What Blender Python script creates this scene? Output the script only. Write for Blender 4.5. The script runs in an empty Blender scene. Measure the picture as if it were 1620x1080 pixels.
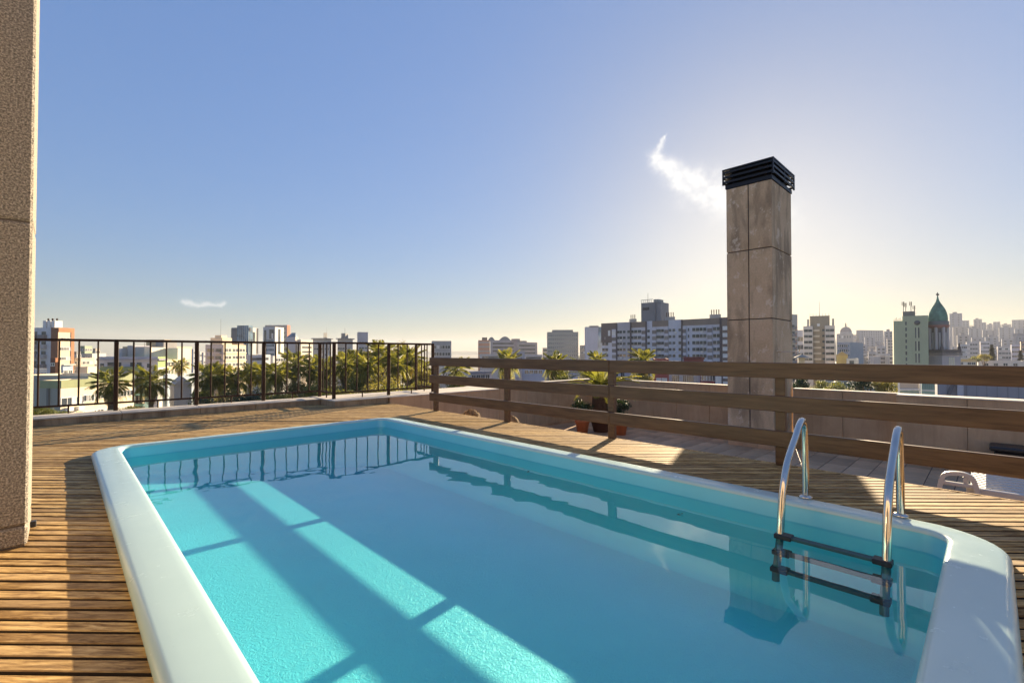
import bpy, bmesh, math, random
from math import sin, cos, pi, radians
from mathutils import Matrix, Vector
random.seed(7)
scene = bpy.context.scene
col = scene.collection

# ------------------------------------------------------------------ camera, sky, sun, exposure
F = 735.0 / 1620.0            # focal length in picture widths
H = 1.2                       # eye height above the deck
TILT = 0.0165
cam_data = bpy.data.cameras.new('camera')
cam_data.sensor_width = 36.0
cam_data.lens = 36.0 * F
cam_data.clip_start = 0.05
cam_data.clip_end = 20000
cam = bpy.data.objects.new('camera', cam_data)
col.objects.link(cam)
cam.location = (0, 0, H)
cam.rotation_euler = (pi / 2 + TILT, 0, 0)
cam_data.shift_y = (17 - 735 * math.tan(TILT)) / 1620.0      # the picture was squared up a little
scene.camera = cam

SUN_EL = radians(13.6)
SUN_AZ = math.atan((1204 - 810) / 735.0)      # clockwise from +Y
SUN_DIR = Vector((sin(SUN_AZ) * cos(SUN_EL), cos(SUN_AZ) * cos(SUN_EL), sin(SUN_EL)))

world = bpy.data.worlds.new('World')
scene.world = world
world.use_nodes = True
wn = world.node_tree.nodes
wl = world.node_tree.links
wn.clear()
w_out = wn.new('ShaderNodeOutputWorld')
w_bg = wn.new('ShaderNodeBackground')
sky = wn.new('ShaderNodeTexSky')
sky.sky_type = 'NISHITA'
sky.sun_disc = False
sky.sun_elevation = SUN_EL
sky.sun_rotation = SUN_AZ
sky.altitude = 30
sky.air_density = 1.0
sky.dust_density = 0.8
sky.ozone_density = 1.6
w_bg.inputs['Strength'].default_value = 0.058


def wmath(op, a, b=None, c=None, clamp=False):
    n = wn.new('ShaderNodeMath')
    n.operation = op
    n.use_clamp = clamp
    for i, v in enumerate((a, b, c)):
        if v is None:
            continue
        if isinstance(v, (int, float)):
            n.inputs[i].default_value = v
        else:
            wl.new(v, n.inputs[i])
    return n.outputs[0]


# the wisp of cirrus beside the sun and the small streak low on the left, as directions on the sky
tc = wn.new('ShaderNodeTexCoord')
sep = wn.new('ShaderNodeSeparateXYZ')
wl.new(tc.outputs['Generated'], sep.inputs[0])
front = wmath('GREATER_THAN', sep.outputs[1], 0.05)
ysafe = wmath('MAXIMUM', sep.outputs[1], 0.05)
SX = wmath('DIVIDE', sep.outputs[0], ysafe)
SZ = wmath('DIVIDE', sep.outputs[2], ysafe)
wnoise = wn.new('ShaderNodeTexNoise')
wnoise.inputs['Scale'].default_value = 26
wnoise.inputs['Detail'].default_value = 7
wnoise.inputs['Roughness'].default_value = 0.62
wl.new(tc.outputs['Generated'], wnoise.inputs['Vector'])
wsep = wn.new('ShaderNodeSeparateColor')
wl.new(wnoise.outputs['Color'], wsep.inputs[0])
SXn = wmath('ADD', SX, wmath('MULTIPLY', wmath('SUBTRACT', wsep.outputs[0], 0.5), 0.045))
SZn = wmath('ADD', SZ, wmath('MULTIPLY', wmath('SUBTRACT', wsep.outputs[1], 0.5), 0.045))


def band(p0, p1, w0, w1, soft=2.0):
    """a soft tapering stroke on the sky from p0 to p1 (x/y and z/y of the direction)"""
    dx, dz = p1[0] - p0[0], p1[1] - p0[1]
    L = math.hypot(dx, dz)
    ux, uz = dx / L, dz / L
    rx = wmath('SUBTRACT', SXn, p0[0])
    rz = wmath('SUBTRACT', SZn, p0[1])
    s = wmath('DIVIDE', wmath('ADD', wmath('MULTIPLY', rx, ux), wmath('MULTIPLY', rz, uz)), L)
    t = wmath('SUBTRACT', wmath('MULTIPLY', rz, ux), wmath('MULTIPLY', rx, uz))
    sc = wmath('MINIMUM', wmath('MAXIMUM', s, 0.0), 1.0)
    over = wmath('MULTIPLY', wmath('SUBTRACT', s, sc), L)
    d2 = wmath('ADD', wmath('MULTIPLY', t, t), wmath('MULTIPLY', over, over))
    wdt = wmath('ADD', wmath('MULTIPLY', sc, w1 - w0), w0)
    q = wmath('DIVIDE', wmath('SQRT', d2), wdt)
    return wmath('EXPONENT', wmath('MULTIPLY', wmath('POWER', q, soft), -1.0))


def spx(px, py):
    return ((px - 810) / 735.0, (557 - py) / 735.0)


c1 = band(spx(1215, 335), spx(1095, 292), 0.050, 0.034)
c2 = band(spx(1095, 290), spx(1040, 250), 0.034, 0.016)
c3 = band(spx(1038, 246), spx(1054, 212), 0.012, 0.003)
cl = wmath('MAXIMUM', wmath('MAXIMUM', c1, c2), wmath('MULTIPLY', c3, 0.7))
fib = wn.new('ShaderNodeTexNoise')
fib.inputs['Scale'].default_value = 55
fib.inputs['Detail'].default_value = 6
wl.new(tc.outputs['Generated'], fib.inputs['Vector'])
cl = wmath('MULTIPLY', cl, wmath('MULTIPLY', wmath('POWER', fib.outputs[0], 1.6), 2.6))
c4 = wmath('MULTIPLY', band(spx(288, 477), spx(350, 481), 0.006, 0.004), 0.5)
cl = wmath('MULTIPLY', wmath('ADD', cl, c4, clamp=True), front)
# the photograph's exposure blend: the sky's brightness range is compressed and cooled, alike in every direction
bw = wn.new('ShaderNodeRGBToBW')
wl.new(sky.outputs[0], bw.inputs[0])
gain = wmath('POWER', wmath('MAXIMUM', bw.outputs[0], 0.02), -0.58)
vm = wn.new('ShaderNodeVectorMath')
vm.operation = 'SCALE'
wl.new(sky.outputs[0], vm.inputs[0])
wl.new(gain, vm.inputs[3])
wb = wn.new('ShaderNodeVectorMath')
wb.operation = 'MULTIPLY'
wl.new(vm.outputs[0], wb.inputs[0])
wb.inputs[1].default_value = (0.87, 1.0, 1.29)
mixc = wn.new('ShaderNodeMix')
mixc.data_type = 'RGBA'
wl.new(wmath('MULTIPLY', cl, 0.85), mixc.inputs[0])
wl.new(wb.outputs[0], mixc.inputs[6])
mixc.inputs[7].default_value = (5.0, 4.9, 4.7, 1)
wl.new(mixc.outputs[2], w_bg.inputs[0])
wl.new(w_bg.outputs[0], w_out.inputs[0])

sun_data = bpy.data.lights.new('sun', 'SUN')
sun_data.energy = 4.6
sun_data.angle = radians(0.5)
sun_data.color = (1.0, 0.79, 0.52)
sun = bpy.data.objects.new('sun', sun_data)
col.objects.link(sun)
sun.rotation_euler = SUN_DIR.to_track_quat('Z', 'Y').to_euler()
sun.location = SUN_DIR * 60

scene.view_settings.view_transform = 'Standard'
scene.view_settings.look = 'None'
scene.view_settings.gamma = 1.0
scene.view_settings.use_curve_mapping = False
scene.view_settings.exposure = 2.0
scene.render.engine = 'CYCLES'
scene.cycles.use_denoising = True
scene.cycles.max_bounces = 10
scene.cycles.transparent_max_bounces = 16
scene.cycles.volume_bounces = 0
scene.cycles.sample_clamp_indirect = 6.0

# ------------------------------------------------------------------ coordinates
ANG = radians(44.1)                       # the terrace's axes: local x runs away to the right (v), local y away to the left (u)
ROT = Matrix.Rotation(ANG, 4, 'Z')


def T(v, u, z=0.0):
    return ROT @ Vector((v, u, z))


def at(px, D, z=0.0):
    """the point at distance D ahead seen at picture column px"""
    return Vector(((px - 810) / 735.0 * D, D, z))


def zat(py, D):
    return H + (557 - py) / 735.0 * D


# ------------------------------------------------------------------ materials
def new_mat(name):
    m = bpy.data.materials.new(name)
    m.use_nodes = True
    nt = m.node_tree
    bs = nt.nodes['Principled BSDF']
    return m, nt, bs


def N(nt, kind, **kw):
    n = nt.nodes.new(kind)
    for k, v in kw.items():
        setattr(n, k, v)
    return n


def ramp(nt, fac, stops):
    r = N(nt, 'ShaderNodeValToRGB')
    e = r.color_ramp.elements
    while len(e) > 1:
        e.remove(e[-1])
    e[0].position = stops[0][0]
    e[0].color = (*stops[0][1], 1)
    for p, c in stops[1:]:
        x = e.new(p)
        x.color = (*c, 1)
    nt.links.new(fac, r.inputs[0])
    return r.outputs[0]


def noise(nt, scale, detail=4, rough=0.55, stretch=None, coord='Object', dist=0.0, per_object=False):
    t = N(nt, 'ShaderNodeTexCoord')
    v = t.outputs[coord]
    if per_object:
        oi = N(nt, 'ShaderNodeObjectInfo')
        ml = N(nt, 'ShaderNodeMath', operation='MULTIPLY')
        nt.links.new(oi.outputs['Random'], ml.inputs[0])
        ml.inputs[1].default_value = 57.0
        ad = N(nt, 'ShaderNodeVectorMath', operation='ADD')
        nt.links.new(v, ad.inputs[0])
        nt.links.new(ml.outputs[0], ad.inputs[1])
        v = ad.outputs[0]
    if stretch:
        mp = N(nt, 'ShaderNodeMapping')
        mp.inputs['Scale'].default_value = stretch
        nt.links.new(v, mp.inputs[0])
        v = mp.outputs[0]
    n = N(nt, 'ShaderNodeTexNoise')
    n.inputs['Scale'].default_value = scale
    n.inputs['Detail'].default_value = detail
    n.inputs['Roughness'].default_value = rough
    n.inputs['Distortion'].default_value = dist
    nt.links.new(v, n.inputs['Vector'])
    return n.outputs[0]


def mixrgb(nt, fac, a, b, mode='MIX'):
    m = N(nt, 'ShaderNodeMix', data_type='RGBA', blend_type=mode)
    for i, v in ((0, fac), (6, a), (7, b)):
        if isinstance(v, (int, float)):
            m.inputs[i].default_value = v
        elif isinstance(v, tuple):
            m.inputs[i].default_value = (*v, 1)
        else:
            nt.links.new(v, m.inputs[i])
    return m.outputs[2]


def bump(nt, bs, h, strength=0.3, dist=0.01):
    b = N(nt, 'ShaderNodeBump')
    b.inputs['Strength'].default_value = strength
    b.inputs['Distance'].default_value = dist
    nt.links.new(h, b.inputs['Height'])
    nt.links.new(b.outputs[0], bs.inputs['Normal'])


def hexc(*c):
    return tuple(c)


def scale_c(c, k):
    return tuple(min(1, x * k) for x in c)


def plain(name, c, rough=0.6, metal=0.0, spec=0.5, var=0.12, scale=3.0, bumps=0.0, obj_var=0.0):
    m, nt, bs = new_mat(name)
    n = noise(nt, scale, 5)
    cc = ramp(nt, n, [(0.3, scale_c(c, 1 - var)), (0.7, scale_c(c, 1 + var))])
    if obj_var:
        oi = N(nt, 'ShaderNodeObjectInfo')
        f = ramp(nt, oi.outputs['Random'], [(0, (1 - obj_var,) * 3), (1, (1 + obj_var * 0.4,) * 3)])
        cc = mixrgb(nt, 1.0, cc, f, 'MULTIPLY')
    nt.links.new(cc, bs.inputs['Base Color'])
    bs.inputs['Roughness'].default_value = rough
    bs.inputs['Metallic'].default_value = metal
    bs.inputs['Specular IOR Level'].default_value = spec
    if bumps:
        bump(nt, bs, noise(nt, scale * 12, 4), bumps, 0.01)
    return m


def mat_deck():
    m, nt, bs = new_mat('deck wood')
    g = noise(nt, 7, 8, 0.7, (0.9, 8, 8), dist=0.5, per_object=True)
    base = ramp(nt, g, [(0.32, (0.09, 0.045, 0.016)), (0.45, (0.30, 0.185, 0.072)), (0.57, (0.53, 0.36, 0.148)), (0.74, (0.78, 0.585, 0.305))])
    oi = N(nt, 'ShaderNodeObjectInfo')
    tone = ramp(nt, oi.outputs['Random'], [(0, (0.62, 0.57, 0.52)), (0.5, (0.95, 0.93, 0.9)), (1, (1.2, 1.18, 1.12))])
    base = mixrgb(nt, 1.0, base, tone, 'MULTIPLY')
    wear = noise(nt, 1.3, 5, 0.6, coord='Object', per_object=True)
    base = mixrgb(nt, ramp(nt, wear, [(0.45, (0, 0, 0)), (0.75, (0.5, 0.5, 0.5))]), base, (0.47, 0.345, 0.20))
    dark = noise(nt, 26, 3, 0.7, (0.35, 3, 3), per_object=True)
    base = mixrgb(nt, ramp(nt, dark, [(0.66, (0, 0, 0)), (0.74, (0.75, 0.75, 0.75))]), base, (0.05, 0.03, 0.017))
    nt.links.new(base, bs.inputs['Base Color'])
    bs.inputs['Roughness'].default_value = 0.75
    bs.inputs['Specular IOR Level'].default_value = 0.15
    bump(nt, bs, g, 0.4, 0.004)
    return m


def mat_rail():
    m, nt, bs = new_mat('dark stained wood')
    g = noise(nt, 5, 6, 0.6, (9, 0.5, 6), dist=0.3, per_object=True)
    c = ramp(nt, g, [(0.3, (0.06, 0.03, 0.014)), (0.55, (0.12, 0.066, 0.032)), (0.8, (0.175, 0.10, 0.048))])
    nt.links.new(c, bs.inputs['Base Color'])
    bs.inputs['Roughness'].default_value = 0.42
    bump(nt, bs, g, 0.2, 0.003)
    return m


def mat_concrete(name, a, b, streak=(0.2, 0.17, 0.14), amount=0.8, grain=0.25):
    m, nt, bs = new_mat(name)
    n1 = noise(nt, 1.6, 6, 0.62)
    c = ramp(nt, n1, [(0.3, a), (0.7, b)])
    n2 = noise(nt, 2.4, 6, 0.65, (2.2, 2.2, 0.28), dist=0.6)
    c = mixrgb(nt, ramp(nt, n2, [(0.45, (0, 0, 0)), (0.68, (amount,) * 3)]), c, streak)
    n3 = noise(nt, 7, 8, 0.75)
    c = mixrgb(nt, ramp(nt, n3, [(0.60, (0, 0, 0)), (0.72, (0.6, 0.6, 0.6))]), c, scale_c(b, 1.35))
    nt.links.new(c, bs.inputs['Base Color'])
    bs.inputs['Roughness'].default_value = 0.85
    bs.inputs['Specular IOR Level'].default_value = 0.25
    bump(nt, bs, noise(nt, 40, 4, 0.7), grain, 0.01)
    return m


def mat_gel():
    """pale gelcoat with scuffs, drip marks and a little grime"""
    m, nt, bs = new_mat('pale gelcoat')
    c = ramp(nt, noise(nt, 1.4, 5), [(0.3, (0.42, 0.575, 0.565)), (0.7, (0.45, 0.61, 0.60))])
    c = mixrgb(nt, ramp(nt, noise(nt, 5, 8, 0.75), [(0.58, (0, 0, 0)), (0.75, (0.08,) * 3)]), c, (0.40, 0.46, 0.42))
    c = mixrgb(nt, ramp(nt, noise(nt, 60, 2, 0.5), [(0.76, (0, 0, 0)), (0.80, (0.35,) * 3)]), c, (0.25, 0.27, 0.22))
    nt.links.new(c, bs.inputs['Base Color'])
    nt.links.new(ramp(nt, noise(nt, 9, 6, 0.7), [(0.35, (0.16,) * 3), (0.7, (0.30,) * 3)]), bs.inputs['Roughness'])
    return m


def mat_chimney():
    """buff concrete panels: soft blotches, grey rain stains, pale lime blooms"""
    m, nt, bs = new_mat('chimney concrete')
    c = ramp(nt, noise(nt, 0.9, 5, 0.55), [(0.32, (0.52, 0.375, 0.23)), (0.68, (0.66, 0.495, 0.325))])
    st = noise(nt, 1.1, 5, 0.6, (1.6, 1.6, 0.45), dist=0.3)
    c = mixrgb(nt, ramp(nt, st, [(0.47, (0, 0, 0)), (0.62, (0.8,) * 3)]), c, (0.29, 0.215, 0.14))
    wp = noise(nt, 2.6, 10, 0.72, (1, 1, 0.8))
    c = mixrgb(nt, ramp(nt, wp, [(0.56, (0, 0, 0)), (0.61, (0.7,) * 3)]), c, (0.74, 0.62, 0.47))
    gr = noise(nt, 22, 4, 0.7)
    c = mixrgb(nt, 1.0, c, ramp(nt, gr, [(0.3, (0.86,) * 3), (0.7, (1.08,) * 3)]), 'MULTIPLY')
    nt.links.new(c, bs.inputs['Base Color'])
    bs.inputs['Roughness'].default_value = 0.85
    bs.inputs['Specular IOR Level'].default_value = 0.25
    bump(nt, bs, gr, 0.15, 0.008)
    return m


def mat_granite():
    m, nt, bs = new_mat('rough-cast pillar')
    n = noise(nt, 95, 3, 0.7)
    c = ramp(nt, n, [(0.32, (0.062, 0.054, 0.044)), (0.48, (0.21, 0.18, 0.145)), (0.7, (0.54, 0.47, 0.38))])
    nt.links.new(c, bs.inputs['Base Color'])
    bs.inputs['Roughness'].default_value = 0.9
    bump(nt, bs, n, 0.7, 0.012)
    return m


def mat_leaf(name, a, b, trans=0.35):
    m, nt, bs = new_mat(name)
    oi = N(nt, 'ShaderNodeObjectInfo')
    n = noise(nt, 1.1, 4, 0.6, coord='Object', per_object=True)
    c = ramp(nt, n, [(0.3, a), (0.7, b)])
    nt.links.new(c, bs.inputs['Base Color'])
    bs.inputs['Roughness'].default_value = 0.5
    tr = N(nt, 'ShaderNodeBsdfTranslucent')
    nt.links.new(mixrgb(nt, 1.0, c, (1.5, 1.35, 0.6), 'MULTIPLY'), tr.inputs[0])
    mx = N(nt, 'ShaderNodeMixShader')
    mx.inputs[0].default_value = trans
    nt.links.new(bs.outputs[0], mx.inputs[1])
    nt.links.new(tr.outputs[0], mx.inputs[2])
    nt.links.new(mx.outputs[0], nt.nodes['Material Output'].inputs[0])
    return m


def mat_glass(name, c=(0.05, 0.06, 0.07), rough=0.08):
    m, nt, bs = new_mat(name)
    oi = N(nt, 'ShaderNodeObjectInfo')
    cc = ramp(nt, noise(nt, 0.23, 2, coord='Object', per_object=True), [(0.35, scale_c(c, 0.6)), (0.65, scale_c(c, 1.7))])
    nt.links.new(cc, bs.inputs['Base Color'])
    bs.inputs['Roughness'].default_value = rough
    bs.inputs['Specular IOR Level'].default_value = 0.6
    return m


def mat_water():
    """clear water: tinted transmission that lets the sun through, sky mirrored more at low angles (Schlick)"""
    m, nt, bs = new_mat('pool water')
    nt.nodes.remove(bs)
    ge = N(nt, 'ShaderNodeNewGeometry')
    dt = N(nt, 'ShaderNodeVectorMath', operation='DOT_PRODUCT')
    nt.links.new(ge.outputs['Normal'], dt.inputs[0])
    nt.links.new(ge.outputs['Incoming'], dt.inputs[1])

    def mt(op, a, b_):
        n = N(nt, 'ShaderNodeMath', operation=op)
        for i, v in enumerate((a, b_)):
            if v is None:
                continue
            if isinstance(v, (int, float)):
                n.inputs[i].default_value = v
            else:
                nt.links.new(v, n.inputs[i])
        return n.outputs[0]
    ca = mt('ABSOLUTE', dt.outputs['Value'], None)
    fr = mt('ADD', mt('MULTIPLY', mt('POWER', mt('SUBTRACT', 1.0, ca), 3.9), 0.955), 0.045)
    tr = N(nt, 'ShaderNodeBsdfTransparent')
    tr.inputs[0].default_value = (0.58, 0.94, 0.95, 1)
    gl = N(nt, 'ShaderNodeBsdfGlossy')
    gl.inputs['Roughness'].default_value = 0.0
    mx = N(nt, 'ShaderNodeMixShader')
    nt.links.new(fr, mx.inputs[0])
    nt.links.new(tr.outputs[0], mx.inputs[1])
    nt.links.new(gl.outputs[0], mx.inputs[2])
    nt.links.new(mx.outputs[0], nt.nodes['Material Output'].inputs[0])
    return m


M = {}
M['deck'] = mat_deck()
M['rail'] = mat_rail()
M['iron'] = plain('dark bronze painted iron', (0.052, 0.025, 0.012), 0.6, 0.0, spec=0.2, var=0.25)
M['kerb'] = mat_concrete('stained concrete kerb', (0.33, 0.23, 0.135), (0.47, 0.345, 0.215), (0.13, 0.08, 0.045), 0.7)
M['cap'] = mat_concrete('pale coping stone', (0.52, 0.46, 0.37), (0.66, 0.60, 0.50), (0.40, 0.34, 0.26), 0.4)
M['parapet'] = mat_concrete('weathered parapet concrete', (0.42, 0.29, 0.175), (0.53, 0.38, 0.24), (0.29, 0.195, 0.115), 0.4)
M['chimney'] = mat_chimney()
M['granite'] = mat_granite()
M['black_iron'] = plain('black iron', (0.02, 0.019, 0.022), 0.5, 0.4)
M['gel'] = mat_gel()
M['deck_side'] = plain('dirty gap-shade board side', (0.035, 0.022, 0.013), 0.9, var=0.3)  # dirt plus the darkness of the deep gaps, put into the side colour
M['basin'] = plain('turquoise gelcoat', (0.16, 0.56, 0.68), 0.3, var=0.05, scale=1.2)
M['basin_low'] = plain('brightened turquoise gelcoat', (0.20, 0.66, 0.72), 0.3, var=0.04, scale=1.2)  # same gelcoat as above water, brightened to offset light lost to the tint
M['basin_floor'] = plain('pebbled turquoise gelcoat', (0.27, 0.68, 0.73), 0.5, var=0.04, scale=1.2)
_nt = M['basin_floor'].node_tree
bump(_nt, _nt.nodes['Principled BSDF'], noise(_nt, 26, 4, 0.65, dist=2.2), 0.55, 0.02)
M['water'] = mat_water()
M['chrome'] = plain('polished steel', (0.72, 0.64, 0.55), 0.14, 1.0, var=0.06, scale=9)
M['black_plastic'] = plain('black plastic', (0.018, 0.018, 0.02), 0.45)
M['tile'] = plain('terrace tile', (0.52, 0.325, 0.185), 0.6, var=0.22, scale=2.5, obj_var=0.28)
M['grout'] = plain('grout', (0.10, 0.08, 0.065), 0.9)
M['under'] = plain('dark under-deck', (0.03, 0.022, 0.016), 0.9)
M['terra'] = plain('terracotta', (0.55, 0.15, 0.045), 0.7, var=0.15)
M['tread'] = plain('dark ladder tread', (0.03, 0.085, 0.09), 0.7)
M['dark_reflect_steel'] = plain('submerged steel with painted reflection', (0.10, 0.16, 0.16), 0.5, 0.3)  # chrome below water, its dark teal reflections put into the colour
M['brown_pot'] = plain('dark brown clay', (0.13, 0.05, 0.028), 0.7, var=0.2)
M['soil'] = plain('soil', (0.05, 0.035, 0.025), 0.95)
M['white_plastic'] = plain('white plastic', (0.50, 0.48, 0.44), 0.4, var=0.04)
M['palm_leaf'] = mat_leaf('palm leaf', (0.09, 0.12, 0.028), (0.31, 0.31, 0.09), 0.6)
M['palm_dry'] = mat_leaf('dry palm leaf', (0.16, 0.12, 0.05), (0.30, 0.23, 0.11), 0.4)
M['leaf'] = mat_leaf('leaf', (0.06, 0.09, 0.02), (0.19, 0.20, 0.055), 0.5)
M['leaf_dark'] = mat_leaf('dark leaf', (0.012, 0.03, 0.010), (0.035, 0.065, 0.02), 0.2)
M['leaf_olive'] = mat_leaf('olive leaf', (0.11, 0.12, 0.04), (0.28, 0.26, 0.10), 0.55)
M['bark'] = plain('bark', (0.13, 0.095, 0.065), 0.9, var=0.3, scale=6, bumps=0.5)
M['fibre'] = plain('brown palm fibre', (0.10, 0.05, 0.025), 0.95, var=0.35, scale=14, bumps=0.8)
M['straw'] = plain('dry straw', (0.34, 0.22, 0.10), 0.9, var=0.35, scale=8)
M['glass'] = mat_glass('window glass')
M['glass_blue'] = mat_glass('blue facade glass', (0.10, 0.16, 0.22))
M['frame_white'] = plain('white window frame', (0.7, 0.7, 0.68), 0.5)
M['frame_dark'] = plain('dark window frame', (0.08, 0.08, 0.085), 0.5)
M['shutter'] = plain('pale roller shutter', (0.62, 0.60, 0.56), 0.6)
_st = {}


def stucco(c, var=0.08):
    k = tuple(round(x, 3) for x in c)
    if k not in _st:
        m, nt, bs = new_mat('render ' + '_'.join(str(x) for x in k))
        n = noise(nt, 0.35, 6, 0.6, (1, 1, 0.5))
        cc = ramp(nt, n, [(0.3, scale_c(c, 1 - var)), (0.7, scale_c(c, 1 + var))])
        n2 = noise(nt, 0.8, 5, 0.65, (1.6, 1.6, 0.18))
        cc = mixrgb(nt, ramp(nt, n2, [(0.55, (0, 0, 0)), (0.75, (0.35,) * 3)]), cc, scale_c(c, 0.6))
        nt.links.new(cc, bs.inputs['Base Color'])
        bs.inputs['Roughness'].default_value = 0.85
        bs.inputs['Specular IOR Level'].default_value = 0.2
        _st[k] = m
    return _st[k]


# ------------------------------------------------------------------ mesh building
class MB:
    def __init__(self):
        self.v, self.f, self.m, self.s = [], [], [], []

    def add(self, verts, faces, mi=0, smooth=False):
        o = len(self.v)
        self.v += [tuple(p) for p in verts]
        for f in faces:
            self.f.append([o + i for i in f])
            self.m.append(mi)
            self.s.append(smooth)
        return self

    def box(self, x0, x1, y0, y1, z0, z1, mi=0, top=True):
        v = [(x0, y0, z0), (x1, y0, z0), (x1, y1, z0), (x0, y1, z0), (x0, y0, z1), (x1, y0, z1), (x1, y1, z1), (x0, y1, z1)]
        f = [(0, 3, 2, 1), (4, 5, 6, 7), (0, 1, 5, 4), (1, 2, 6, 5), (2, 3, 7, 6), (3, 0, 4, 7)]
        return self.add(v, f, mi)

    def bevel_box(self, x0, x1, y0, y1, z0, z1, b=0.006, mi=0):
        """a box whose twelve edges are chamfered"""
        X, Y, Z = (x0, x1), (y0, y1), (z0, z1)
        v, idx = [], {}
        for i in (0, 1):
            for j in (0, 1):
                for k in (0, 1):
                    sx, sy, sz = (1, -1)[i], (1, -1)[j], (1, -1)[k]
                    for ax in range(3):
                        p = [X[i] + sx * b, Y[j] + sy * b, Z[k] + sz * b]
                        p[ax] = (X[i], Y[j], Z[k])[ax]
                        idx[i, j, k, ax] = len(v)
                        v.append(p)
        f = []
        for s in (0, 1):
            q = [(0, 0), (0, 1), (1, 1), (1, 0)] if s == 0 else [(0, 0), (1, 0), (1, 1), (0, 1)]
            f.append([idx[s, a, c, 0] for a, c in q])
            f.append([idx[c, s, a, 1] for a, c in q])
            f.append([idx[a, c, s, 2] for a, c in q])
        for a in (0, 1):
            for c in (0, 1):
                e = [idx[0, a, c, 1], idx[1, a, c, 1], idx[1, a, c, 2], idx[0, a, c, 2]]
                f.append(e if a == c else e[::-1])
                e = [idx[a, 0, c, 2], idx[a, 1, c, 2], idx[a, 1, c, 0], idx[a, 0, c, 0]]
                f.append(e if a == c else e[::-1])
                e = [idx[a, c, 0, 0], idx[a, c, 1, 0], idx[a, c, 1, 1], idx[a, c, 0, 1]]
                f.append(e if a == c else e[::-1])
        for i in (0, 1):
            for j in (0, 1):
                for k in (0, 1):
                    e = [idx[i, j, k, 0], idx[i, j, k, 1], idx[i, j, k, 2]]
                    f.append(e if (i + j + k) % 2 else e[::-1])
        return self.add(v, f, mi)

    def tube(self, pts, r, n=10, mi=0, cap=True, smooth=True):
        pts = [Vector(p) for p in pts]
        rs = r if isinstance(r, (list, tuple)) else [r] * len(pts)
        rings, prev = [], None
        for i, p in enumerate(pts):
            d = (pts[min(i + 1, len(pts) - 1)] - pts[max(i - 1, 0)]).normalized()
            if prev is None:
                ref = Vector((0, 0, 1)) if abs(d.z) < 0.9 else Vector((1, 0, 0))
                x = d.cross(ref).normalized()
            else:
                x = (prev - d * prev.dot(d)).normalized()
            prev = x
            y = d.cross(x)
            rings.append([p + (x * cos(2 * pi * k / n) + y * sin(2 * pi * k / n)) * rs[i] for k in range(n)])
        v = [q for R in rings for q in R]
        f = [(i * n + k, i * n + (k + 1) % n, (i + 1) * n + (k + 1) % n, (i + 1) * n + k) for i in range(len(pts) - 1) for k in range(n)]
        self.add(v, f, mi, smooth)
        if cap:
            self.add(rings[0], [tuple(range(n))[::-1]], mi)
            self.add(rings[-1], [tuple(range(n))], mi)
        return self

    def lathe(self, prof, n=20, mi=0, cx=0, cy=0, smooth=True):
        v = [(cx + r * cos(2 * pi * k / n), cy + r * sin(2 * pi * k / n), z) for r, z in prof for k in range(n)]
        f = [(i * n + k, i * n + (k + 1) % n, (i + 1) * n + (k + 1) % n, (i + 1) * n + k) for i in range(len(prof) - 1) for k in range(n)]
        return self.add(v, f, mi, smooth)

    def mesh(self, name, mats):
        me = bpy.data.meshes.new(name)
        me.from_pydata(self.v, [], self.f)
        for m in (mats if isinstance(mats, (list, tuple)) else [mats]):
            me.materials.append(m)
        me.polygons.foreach_set('material_index', self.m)
        me.polygons.foreach_set('use_smooth', self.s)
        me.update()
        return me

    def build(self, name, mats, parent=None, loc=None, rz=None):
        return put(name, self.mesh(name, mats), parent, loc, rz)


def put(name, me, parent=None, loc=None, rz=None):
    o = bpy.data.objects.new(name, me)
    col.objects.link(o)
    if parent is not None:
        o.parent = parent
    if loc is not None:
        o.location = loc
    if rz is not None:
        o.rotation_euler = (0, 0, rz)
    return o


def tag(o, label=None, cat=None, group=None, kind=None):
    for k, v in (('label', label), ('category', cat), ('group', group), ('kind', kind)):
        if v:
            o[k] = v
    return o


def empty(name, loc=(0, 0, 0), rz=0.0, **kw):
    o = put(name, None, None, loc, rz)
    o.empty_display_size = 0.3
    return tag(o, **kw)


def copy_tree(o, parent=None):
    c = o.copy()
    col.objects.link(c)
    if parent is not None:
        c.parent = parent
    for ch in KIDS.get(o, ()):
        copy_tree(ch, c)
    return c


KIDS = {}


def index_kids(o):
    KIDS[o] = [c for c in bpy.data.objects if c.parent == o]
    for c in KIDS[o]:
        index_kids(c)

# ------------------------------------------------------------------ the roof: pool, deck, kerbs, terrace
PV0, PV1, PU0, PU1 = 0.51, 3.97, 0.20, 7.28           # inner edge of the pool (v across, u along)
OV0, OV1, OU0, OU1 = 0.25, 4.21, -0.07, 7.47          # outer edge of its rim
WATER = -0.07
FLOOR = -0.43  # apparent depth, set so the unbent sun stripes land on the floor
TERR = -1.5
DECK_V = 5.58                                         # right-hand edge of the deck
KERB_U, KERB_U2, JOG_V = 10.73, 9.95, 4.28            # faces of the kerb, and where it steps forward


def rrect(v0, v1, u0, u1, r, z, n=9):
    pts = []
    for (cx, cy, a0) in ((v1 - r, u0 + r, -pi / 2), (v1 - r, u1 - r, 0), (v0 + r, u1 - r, pi / 2), (v0 + r, u0 + r, pi)):
        for k in range(n + 1):
            a = a0 + pi / 2 * k / n
            pts.append((cx + r * cos(a), cy + r * sin(a), z))
    return pts


def loops(mb, rings, mi=0, smooth=True):
    n = len(rings[0])
    o = [p for R in rings for p in R]
    f = [(i * n + k, i * n + (k + 1) % n, (i + 1) * n + (k + 1) % n, (i + 1) * n + k) for i in range(len(rings) - 1) for k in range(n)]
    mb.add(o, f, mi, smooth)


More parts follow.
